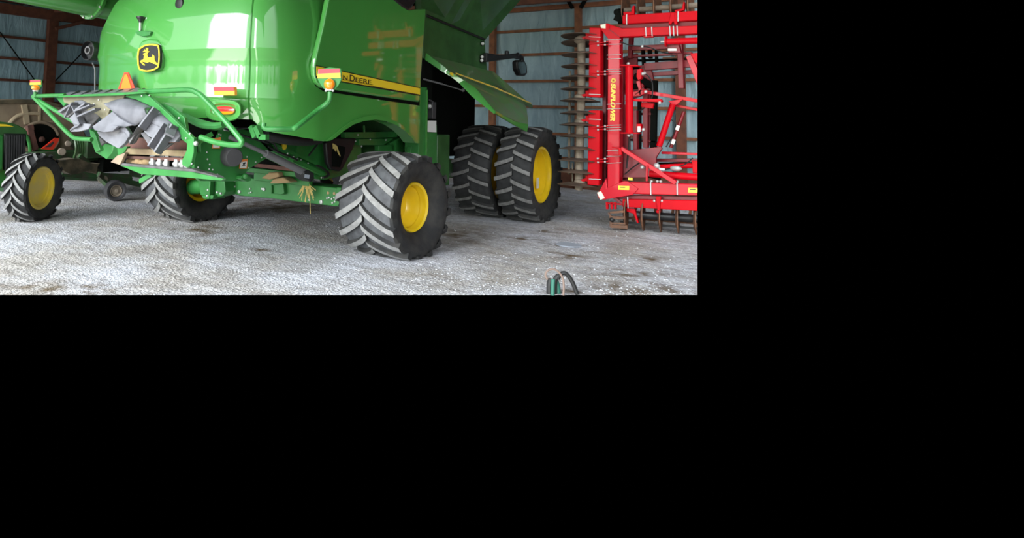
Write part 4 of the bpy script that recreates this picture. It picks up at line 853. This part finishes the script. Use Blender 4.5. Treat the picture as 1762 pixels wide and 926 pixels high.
hp('plate_tape', 'offwhite', [(1027, 331.5), (1034, 329), (1040.5, 341), (1033, 344)], Y=YH-.075, dep=.012, bevel=.002, parent=cg)
hp('maker_label', 'decal', [(1064, 319.6), (1083, 320.2), (1082.5, 327), (1063.5, 326.5)], Y=YH-.068, dep=.006, bevel=0, parent=cg)
hp('label_print', 'brown', [(1067, 321.5), (1076, 321.8), (1075.5, 323.2), (1067, 323)], Y=YH-.072, dep=.004, bevel=0, parent=cg)
hp('maker_label', 'decal', [(1184.5, 323.4), (1210, 324), (1210, 332), (1184, 331.4)], Y=YH-.038, dep=.006, bevel=0, parent=bbm)
hp('label_print', 'brown', [(1187, 325.5), (1197, 325.8), (1196.5, 327.4), (1187, 327)], Y=YH-.043, dep=.004, bevel=0, parent=bbm)
# side gang
g1 = hp('gang_beam', 'red', [(1014, 47), (1033, 48), (1033, 168), (1012.5, 167)], Y=YH-.1, dep=.24, bevel=.014)
g2 = hp('gang_beam', 'red', [(1012.5, 190), (1032, 190), (1030.5, 319.5), (1010.5, 318)], Y=YH-.1, dep=.24, bevel=.014)
htube('gang_spool', 'shaft', [(1000.5, 62), (1000.5, 165), (999, 200), (996, 322)], 7.6, Y=YH+.05, n=18)
for y, x in ((62, 999.5), (74, 1000), (94, 1000), (114, 1000), (134, 999), (153, 999), (173, 998), (195, 998), (215, 997), (235, 997), (256, 996.5), (276, 996), (296, 995), (317.5, 994)):
    c_ = at(x, y, Y=YH+.05); tilt = V((.0, .06, 1)).normalized() if y < 150 else V((0, .05, 1)).normalized()
    if y < 80: tilt = V((.02, .10, 1)).normalized()
    MB().lathe([(.035, 0), (.03, .2), (-.02, .395), (-.012, .40), (.042, .2), (.047, 0)], c_, tilt, 36).build('disc_blade', 'disc', hw, smooth=40)
htube('scraper_bar', 'shaft', [(981, 122), (980, 196), (979, 300)], 2.6, Y=YH+.35, n=8)
htube('scraper_bar', 'shaft', [(985, 280), (985, 312)], 1.5, Y=YH+.2, n=8)
one('spool_nut', 'shaft', hw, lambda b: b.tube(ats([(996, 318), (995.5, 327)], Y=YH+.05), .075, 10))
for y in (64, 163, 206, 309):
    hbar('bearing_arm', 'red', (1013, y-1), (993, y+4), 5, Y=YH-.05, dep=.08)
    hp('bearing_bracket', 'red', [(1007, y-7), (1016, y-8), (1016, y+5), (1008, y+3)], Y=YH-.06, dep=.12)
    one('bearing_housing', 'shaft', hw, lambda b: b.ball(at(998, y+5, Y=YH+.03), .12, 8, (1, 1, .7)))
    hbar('u_bolt', 'steel', (1013, y-1), (1033.5, y), 1.5, Y=YH-.115, dep=.03)
for y in (74.5, 125.5, 220, 276):
    hbar('hanger_link', 'red', (1013, y+1.5), (1046, y-3), 2.2, Y=YH-.13, dep=.05); hbar('hanger_link', 'red', (1029, y+3), (1046, y+2), 2.2, Y=YH-.13, dep=.05)
    for p in ((1029, y+3.5), (1028.5, y-3), (1041, y-3), (1041, y+2.5)):
        one('link_pin', 'steel', hw, lambda b: b.ball(at(*p, Y=YH-.16), .022, 6))
for y in (67.6, 76, 94.4, 101, 118.8, 123, 127.4, 179, 187, 215.5, 219.3, 223.8, 259, 268.5, 280.5):
    hbar('u_bolt', 'steel', (1043.5, y+.6), (1068.5, y-.4), 1.3, Y=YH-.02, dep=.03, parent=mb)
for x in (1110.6, 1121, 1152, 1158.4, 1164.6):
    hbar('u_bolt', 'steel', (x, 46.2-(x-1110)*.035), (x+1, 63.5-(x-1110)*.035), 1.8, Y=YH-.06, dep=.03, parent=tbm)
hbar('bolt_strap', 'red', (1107, 63.5), (1124, 63), 2.5, Y=YH-.06, dep=.1)
for x in (1078, 1166.5): hbar('u_bolt', 'steel', (x, 24.5-(x-1078)*.06), (x, 42.5-(x-1078)*.06), 2, Y=YH-.08, dep=.03, parent=ubm)
for x in (1119.4, 1165): hbar('u_bolt', 'steel', (x-.3, 313), (x+.3, 336), 2.2, Y=YH-.06, dep=.03, parent=bbm)
hbar('u_bolt', 'steel', (1079.7, 339), (1080.5, 359), 2, Y=YH-.05, dep=.03)
one('bolt_nut', 'steel', hw, lambda b: [b.ball(at(*p, Y=YH), .03, 6) for p in ((1121, 312), (1131, 312), (1137, 312.5), (1165, 313), (1139, 346), (1126, 346), (1105, 80), (1109, 126), (1158, 31), (1152, 33), (1164, 32))])
# upper gang hanger
hp('gang_hanger', 'red', [(1154, 22), (1160, 21), (1161, 33), (1165, 36), (1165, 42), (1161, 42), (1158, 36), (1154, 42), (1150, 42), (1151, 35)], Y=YH-.07, dep=.08)
hp('gang_bracket', 'red', [(1072, 21), (1086, 20), (1088, 11), (1091, 9), (1091, 24), (1073, 27)], Y=YH-.06, dep=.12); hp('gang_bracket', 'red', [(1161, 17), (1173, 15), (1176, 3), (1178, 3), (1177, 17), (1162, 22)], Y=YH-.06, dep=.12)
htube('top_gang_spool', 'shaft', [(1066, 19), (1215, 8)], 5.2, Y=YH+.3)
for k, x in enumerate((1074, 1100, 1128, 1156, 1185)):
    c_ = at(x, 18-k*2.2, Y=YH+.3)
    MB().lathe([(-.02, 0), (-.015, .2), (.03, .36), (.045, .36), (.01, .2), (.005, 0)], c_, (1, 0, 0), 36).build('top_disc_blade', 'tine', hw, smooth=40, cut=True)
one('gang_end', 'void', hw, lambda b: (b.disc(at(1068, 28, Y=YH+.2), (1, .2, 0), .16, .1, 16), b.bar(at(1060, 36, Y=YH+.1), at(1068, 18, Y=YH+.1), .1, .08), b.ball(at(1062, 21, Y=YH+.1), .07)))
# cylinders
cy = htube('fold_cylinder', 'red', [(1082.5, 112), (1083, 228)], 6.6, Y=YH-.25, n=20)
for y in (112.5, 229): hp('cylinder_flange', 'red', [(1067, y-1.3), (1098, y-.5), (1098, y+1.5), (1067, y+1)], Y=YH-.33, dep=.3)
for y in (130, 172): htube('cylinder_band', 'red', [(1082.7, y), (1082.7, y+1.5)], 7.3, Y=YH-.25, n=20)
hp('pivot_arm', 'red', [(1088, 170), (1136, 170), (1139, 173), (1138, 176), (1088, 174)], Y=YH-.2, dep=.14)
hp('pivot_block', 'red', [(1096, 120), (1104, 118), (1104, 135), (1098, 138), (1095, 132)], Y=YH-.15, dep=.14)
hp('pivot_block', 'red', [(1095, 213), (1103, 213), (1103, 226), (1095, 227)], Y=YH-.15, dep=.14)
hp('pivot_label', 'sticker', [(1097, 217.5), (1102, 217.5), (1102, 227), (1097, 227)], Y=YH-.16, dep=.01, bevel=0)
one('pivot_pin', 'steel', hw, lambda b: [b.ball(at(*p, Y=YH-.2), .032, 6) for p in ((1106, 127), (1107, 223), (1081, 110), (1135, 177), (1082, 233), (1111, 158))])
hp('lock_plate', 'red', [(1103, 176), (1125, 178), (1123, 187), (1103, 184)], Y=YH+.1, dep=.1)
tc_ = htube('lift_cylinder', 'red', [(1146, 71.5), (1215, 69.5)], 5.6, Y=YH-.2, n=18)
htube('cylinder_band', 'red', [(1145, 71.5), (1147.5, 71.5)], 9.5, Y=YH-.2, n=18); htube('cylinder_band', 'red', [(1167, 71), (1169, 71)], 6.6, Y=YH-.2, n=18)
htube('cylinder_rod', 'steel', [(1137, 72), (1146, 71.6)], 1.6, Y=YH-.2)
hp('cylinder_saddle', 'reddeep', [(1148, 77), (1168, 77), (1172, 91), (1150, 91)], Y=YH-.1, dep=.15); hp('saddle_label', 'sticker', [(1149, 83.5), (1164, 83.5), (1164, 87.5), (1149, 87.5)], Y=YH-.12, dep=.01, bevel=0)
# braces and links
hbar('diagonal_brace', 'redpink', (1068, 255), (1162, 315), 7, Y=YH-.18, dep=.1)
hp('brace_foot', 'red', [(1053, 252.5), (1068, 254), (1070, 266), (1066, 268), (1053, 268.5), (1053, 267), (1064, 266), (1064, 256), (1053, 254.5)], Y=YH-.2, dep=.1)
hbar('brace_stay', 'redpink', (1113, 285), (1112.5, 312), 3, Y=YH-.24, dep=.04)
hbar('upper_link', 'redpink', (1103, 157), (1215, 176), 6.5, Y=YH+.5, dep=.12)
hbar('upper_link', 'redpink', (1160, 181), (1215, 192), 4.5, Y=YH+.7, dep=.1)
hp('link_plate', 'redpink', [(1089, 158), (1108, 154), (1118, 158), (1100, 165), (1098, 152), (1094, 140), (1101, 138), (1103, 154), (1103, 165), (1089, 166)], Y=YH+.45, dep=.06)
hp('link_gusset', 'redpink', [(1150, 174), (1176, 170), (1165, 180), (1158, 182)], Y=YH+.48, dep=.06)
htube('tilt_cylinder', 'red', [(1158, 179), (1134, 252)], 5.2, Y=YH+.5, n=18)
htube('tilt_rod', 'reddeep', [(1177, 192), (1154, 254)], 3, Y=YH+.8)
one('rod_label', 'sticker', hw, lambda b: (b.bar(at(1167.5, 216, Y=YH+.7), at(1164.5, 224, Y=YH+.7), .06, .02), b.bar(at(1160, 240, Y=YH+.7), at(1157, 248, Y=YH+.7), .06, .02)))
hp('centre_plate', 'reddeep', [(1080, 259), (1130, 253), (1137, 252), (1139, 256), (1129, 271), (1130, 300), (1110, 306), (1072, 306), (1070, 262)], Y=YH+.3, dep=.08)
hbar('cross_pipe', 'redpink', (1138, 263), (1215, 266), 4.6, Y=YH+.9, dep=.1)
htube('lower_cylinder', 'red', [(1118, 299), (1215, 306)], 6, Y=YH+.1, n=18); htube('lower_cylinder', 'red', [(1137, 287.5), (1196, 285)], 4.6, Y=YH+.25, n=18)
hp('cylinder_mount', 'red', [(1190, 276), (1210, 278), (1210, 300), (1192, 298)], Y=YH+.2, dep=.1)
one('coupler', ['steel', 'decal'], hw, lambda b: (b.ball(at(1163, 290, Y=YH), .07, 6, (1.5, 1, .7)), b.ball(at(1130, 286, Y=YH), .06, 6), b.ball(at(1105, 288, Y=YH+.1), .04, 6), b.box(at(1085, 308, Y=YH), (.08, .05, .05), 1), b.box(at(1139, 291, Y=YH), (.1, .05, .04))))
# inner structure behind the front frame
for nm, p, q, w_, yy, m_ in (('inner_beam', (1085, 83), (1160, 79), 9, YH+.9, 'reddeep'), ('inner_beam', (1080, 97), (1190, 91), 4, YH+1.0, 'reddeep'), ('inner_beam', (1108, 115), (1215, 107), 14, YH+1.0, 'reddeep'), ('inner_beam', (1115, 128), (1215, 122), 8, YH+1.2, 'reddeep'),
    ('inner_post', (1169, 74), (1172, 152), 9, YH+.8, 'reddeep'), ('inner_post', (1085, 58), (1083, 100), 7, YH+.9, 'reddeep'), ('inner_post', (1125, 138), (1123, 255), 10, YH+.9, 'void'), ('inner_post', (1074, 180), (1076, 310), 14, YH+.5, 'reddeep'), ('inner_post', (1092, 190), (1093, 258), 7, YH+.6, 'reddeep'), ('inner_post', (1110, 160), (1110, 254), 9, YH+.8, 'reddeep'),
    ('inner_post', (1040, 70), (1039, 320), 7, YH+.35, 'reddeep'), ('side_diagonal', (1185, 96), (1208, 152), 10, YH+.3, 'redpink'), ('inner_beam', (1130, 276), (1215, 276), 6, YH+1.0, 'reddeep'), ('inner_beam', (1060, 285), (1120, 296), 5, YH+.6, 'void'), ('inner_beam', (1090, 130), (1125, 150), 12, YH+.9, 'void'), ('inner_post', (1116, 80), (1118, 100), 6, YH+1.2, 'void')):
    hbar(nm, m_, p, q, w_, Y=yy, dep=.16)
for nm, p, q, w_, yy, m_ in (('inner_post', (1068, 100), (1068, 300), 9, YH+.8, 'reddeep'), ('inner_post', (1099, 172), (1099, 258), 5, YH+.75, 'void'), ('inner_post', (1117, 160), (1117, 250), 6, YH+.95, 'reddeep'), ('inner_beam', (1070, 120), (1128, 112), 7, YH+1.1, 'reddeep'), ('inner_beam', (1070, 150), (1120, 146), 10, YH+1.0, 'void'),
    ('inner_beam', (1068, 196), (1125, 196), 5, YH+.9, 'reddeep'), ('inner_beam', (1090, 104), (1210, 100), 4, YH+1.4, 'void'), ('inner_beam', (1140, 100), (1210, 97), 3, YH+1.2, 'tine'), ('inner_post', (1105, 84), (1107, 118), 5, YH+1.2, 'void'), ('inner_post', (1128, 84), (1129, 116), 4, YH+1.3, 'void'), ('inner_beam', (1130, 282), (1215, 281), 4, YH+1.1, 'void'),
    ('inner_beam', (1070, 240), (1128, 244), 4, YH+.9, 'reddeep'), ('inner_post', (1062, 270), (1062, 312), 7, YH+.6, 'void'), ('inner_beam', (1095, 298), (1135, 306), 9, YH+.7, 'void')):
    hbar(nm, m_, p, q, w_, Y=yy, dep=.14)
hp('side_bracket', 'red', [(1187, 92), (1212, 90), (1212, 112), (1196, 108)], Y=YH+.2, dep=.15)
hp('spindle_tower', 'reddeep', [(1072, 98), (1096, 92), (1096, 112), (1120, 118), (1128, 150), (1112, 162), (1090, 170), (1070, 160)], Y=YH+1.1, dep=.1)
htube('hydraulic_hose', 'black', [(1067, 72), (1085, 78), (1115, 81), (1140, 90), (1157, 93)], 1.2, n=6, smooth_n=4); htube('hydraulic_hose', 'black', [(1095, 122), (1112, 128), (1122, 142), (1121, 170), (1108, 186), (1101, 190)], 1.3, Y=YH+.4, n=6, smooth_n=4)
htube('hydraulic_hose', 'black', [(1075, 300), (1092, 286), (1104, 280), (1120, 290)], 1.3, Y=YH+.15, n=6, smooth_n=4); htube('hydraulic_hose', 'black', [(1083, 236), (1082, 255), (1079, 280), (1078, 290)], 1.6, Y=YH+.1, n=6, smooth_n=4); htube('hydraulic_hose', 'black', [(1146, 253), (1158, 232), (1163, 214), (1155, 206)], 1, Y=YH+.75, n=6, smooth_n=4)
htube('hydraulic_hose', 'black', [(1140, 292), (1160, 289), (1180, 282), (1192, 272)], 1.2, Y=YH+.0, n=6, smooth_n=4)
# lower gang on the ground
for k, (x, y) in enumerate(((1075, 395), (1104.5, 397), (1134.5, 399.5), (1164.5, 401.5), (1195, 404))):
    g = at(x, y, Z=0); c_ = V((g.x, g.y, .30))
    MB().lathe([(-.02, 0), (-.015, .16), (.025, .30), (.04, .30), (.012, .16), (.006, 0)], c_, (1, .12, 0), 36).build('lower_disc_blade', 'tine', hw, smooth=40, cut=True)
gA = at(1075, 395, Z=0); gB = at(1195, 404, Z=0); dd = (gB-gA).normalized()
MB().tube([gA+V((0, 0, .3))+dd*.2, gB+V((0, 0, .3))+dd*.6], .075, 14).build('lower_gang_spool', 'black', hw, cut=True, smooth=40)
MB().bar(gA+V((-.15, .25, .1)), gB+V((.4, .25, .1)), .04, .04).build('basket_bar', 'black', hw, cut=True); MB().bar(gA+V((-.15, .35, .18)), gB+V((.4, .35, .18)), .04, .04).build('basket_bar', 'tine', hw, cut=True)
for x in (1090, 1125, 1155, 1185):
    g = at(x, 385, Z=0); MB().bar(V((g.x, g.y, .05)), V((g.x+.1, g.y-.1, .55)), .05, .04).build('scraper', 'tine', hw, cut=True)
hp('scraper_bracket', 'red', [(1077, 358), (1092, 360), (1094, 366), (1099, 384), (1096, 384), (1090, 368), (1078, 364)], Y=YH, dep=.1)
hp('gang_drop', 'red', [(1129, 362), (1136, 362), (1134, 368), (1129, 366)], Y=YH-.02, dep=.12); hp('gang_drop', 'red', [(1128, 338), (1137, 338), (1135, 362), (1131, 362)], Y=YH-.06, dep=.1)
bk = one('basket_end', 'tine', hw, lambda b: (b.bar(at(1047, 366, Y=4.75), at(1052, 374, Y=4.75), .03, .03), b.bar(at(1051, 370, Y=4.75), at(1051.5, 391, Y=4.75), .04, .04), b.bar(at(1052, 374, Y=4.75), at(1076, 375, Y=4.75), .05, .05), b.bar(at(1052, 384, Y=4.75), at(1076, 385, Y=4.75), .03, .03), b.bar(at(1052, 389, Y=4.75), at(1080, 391, Y=4.75), .06, .05), b.bar(at(1050, 366, Y=4.75), at(1073, 364, Y=4.75), .04, .04)))
one('basket_bearing', 'black', hw, lambda b: b.ball(at(1053, 378, Y=4.75), .05))
for x in (1044, 1052, 1058): hbar('basket_arm', 'red', (x, 348), (x+.5, 360), 4, Y=YH, dep=.06)
hbar('basket_arm', 'red', (1044, 350), (1070, 352), 2.5, Y=YH, dep=.06); hbar('basket_arm', 'reddeep', (1056, 340), (1072, 352), 5, Y=YH, dep=.06)
# maker's name down the main beam
tp = at(1059.3, 143.5, Y=YH-.004); bt_ = at(1057.9, 208.5, Y=YH-.004); dn = bt_-tp; rgt = V((0, 0, 1)).cross(V((0, -1, 0)))
text_mesh('lettering', 'SUNFLOWER', 'decal', mb, at(1051.4, 143.5, Y=YH-.004), dn.normalized(), V((1, 0, 0)), .003, 8.6*PX, dn.length, shear=.25, bold=.05)
one('name_flower', 'decal', mb, lambda b: [b.prism([at(1055.5, 138.5, Y=YH-.004)+V((math.cos(t)*.012+math.sin(t)*s*.012, 0, math.sin(t)*.012-math.cos(t)*s*.012)) for s in (-1, 1)]+[at(1055.5, 138.5, Y=YH-.004)+V((math.cos(t)*.05+math.sin(t)*s*.008, 0, math.sin(t)*.05-math.cos(t)*s*.008)) for s in (1, -1)], (0, -.003, 0)) for t in [2*PI*k/9 for k in range(9)]], smooth=0)

# ================================================================== HOSE HANDLE IN THE FOREGROUND, LID
def gp(px, py):       # upright plane through the spot at the photograph's lower edge
    base = at(966, 506, Z=0); n = V((fw.x, fw.y, 0)).normalized()
    d = fw+RT*((px-CXP)/FPX)-UP*((py-CYP)/FPX); t = (base-CAM).dot(n)/d.dot(n); return CAM+d*t
base = at(966, 506, Z=0); nf = V((fw.x, fw.y, 0)).normalized()
hs = thing('hose_bundle', 'black and green hose ends with a cord loop standing on gravel in the foreground', 'hoses', (base.x, base.y, 0))
one('black_hose', 'black', hs, lambda b: b.tube(spline([gp(945, 506), gp(945, 490), gp(947, 480)], 4), .032, 10))
one('green_hose', 'hosegreen', hs, lambda b: b.tube(spline([gp(949, 506)-nf*.04, gp(949.5, 490)-nf*.04, gp(950, 479)-nf*.04], 4), .024, 10))
one('black_hose', 'black', hs, lambda b: b.tube(spline([gp(954, 506), gp(954.5, 490), gp(956, 480), gp(961, 474)], 4), .028, 10))
one('green_hose', 'hosegreen', hs, lambda b: b.tube(spline([gp(962, 506)+nf*.03, gp(961, 495)+nf*.03, gp(958, 484)+nf*.03], 4), .03, 10))
one('black_hose', 'black', hs, lambda b: b.tube(spline([gp(959, 480), gp(965, 472), gp(971, 470), gp(977, 474), (gp(985, 486)), gp(993, 506)], 5), .026, 10))
one('cord_loop', 'rope', hs, lambda b: b.tube(spline([gp(940, 479)-nf*.05, gp(936.5, 471)-nf*.05, gp(941, 463.5)-nf*.05, gp(950, 461.5)-nf*.05, gp(958, 465.5)-nf*.05, gp(965, 475)-nf*.05, gp(968, 490)-nf*.05, gp(967, 506)-nf*.05], 6), .013, 8))
lid = at(979, 422.5, Z=0)
lo = MB().lathe([(0, 0), (0, .2), (.008, .205), (.016, .2), (.012, .16), (.018, .08), (.018, 0)], V((lid.x, lid.y, .002)), (0, 0, 1), 32).build('round_lid', 'puddle', smooth=40)
tag(lo, 'small flat pale grey lid lying on gravel in front of the dual wheels', 'lid')

# ================================================================== LIGHT: the open side of the shed behind the camera
DOOR, SLIT, L_DOOR, L_DIM = (-.50, .16), (.50, .58), 11.5, 1.1
w = bpy.data.worlds.new('daylight'); S.world = w; w.use_nodes = True; nt = w.node_tree
N = nt.nodes.new; L = nt.links.new; bgn = nt.nodes['Background']
tc = N('ShaderNodeTexCoord'); sx = N('ShaderNodeSeparateXYZ'); L(tc.outputs['Generated'], sx.inputs[0])
def mrange(src, a, b, c, d):
    m = N('ShaderNodeMapRange'); m.inputs[1].default_value = a; m.inputs[2].default_value = b; m.inputs[3].default_value = c; m.inputs[4].default_value = d; L(src, m.inputs[0]); return m.outputs[0]
def mmul(a, b):
    m = N('ShaderNodeMath'); m.operation = 'MULTIPLY'; L(a, m.inputs[0]); L(b, m.inputs[1]); return m.outputs[0]
nz = N('ShaderNodeTexNoise'); nz.inputs['Scale'].default_value = 14; nz.inputs['Detail'].default_value = 5; L(tc.outputs['Generated'], nz.inputs['Vector'])
az = N('ShaderNodeMath'); az.operation = 'ARCTAN2'; ny = N('ShaderNodeMath'); ny.operation = 'MULTIPLY'; ny.inputs[1].default_value = -1
L(sx.outputs['Y'], ny.inputs[0]); L(sx.outputs['X'], az.inputs[0]); L(ny.outputs[0], az.inputs[1])
tree = N('ShaderNodeMath'); tree.operation = 'MULTIPLY_ADD'; tree.inputs[1].default_value = -.16; L(nz.outputs['Fac'], tree.inputs[0]); L(sx.outputs['Z'], tree.inputs[2])
r = N('ShaderNodeValToRGB'); L(mrange(tree.outputs[0], -1, 1, 0, 1), r.inputs['Fac'])
e = r.color_ramp.elements
e[0].position = .0; e[0].color = (.30, .30, .29, 1)
e[1].position = .44; e[1].color = (.36, .35, .32, 1)
for p_, c_ in ((.45, (.10, .15, .08)), (.482, (.14, .22, .11)), (.488, (.80, .84, .85)), (.72, (1.25, 1.33, 1.38)), (1, (1.3, 1.42, 1.55))):
    q = e.new(p_); q.color = (*c_, 1)
def madd(a, b):
    m = N('ShaderNodeMath'); m.operation = 'ADD'; L(a, m.inputs[0]); L(b, m.inputs[1]); return m.outputs[0]
door = mmul(mrange(az.outputs[0], DOOR[0]-.02, DOOR[0]+.02, 0, 1), mrange(az.outputs[0], DOOR[1]-.02, DOOR[1]+.02, 1, 0))
slit = mmul(mrange(az.outputs[0], SLIT[0]-.01, SLIT[0]+.01, 0, 1), mrange(az.outputs[0], SLIT[1]-.01, SLIT[1]+.01, 1, 0))
opening = madd(door, slit)
level = N('ShaderNodeMath'); level.operation = 'MULTIPLY_ADD'; level.inputs[1].default_value = L_DOOR-L_DIM; level.inputs[2].default_value = L_DIM; L(opening, level.inputs[0])
back = mmul(mrange(sx.outputs['Y'], .02, -.10, 0, 1), level.outputs[0])
mixc = N('ShaderNodeVectorMath'); mixc.operation = 'SCALE'; L(r.outputs['Color'], mixc.inputs[0]); L(back, mixc.inputs['Scale'])
L(mixc.outputs['Vector'], bgn.inputs['Color']); bgn.inputs['Strength'].default_value = 1

S.view_settings.view_transform = 'Standard'; S.view_settings.look = 'None'; S.view_settings.gamma = 1; S.view_settings.use_curve_mapping = False
S.view_settings.exposure = 0.48
S.cycles.use_denoising = True
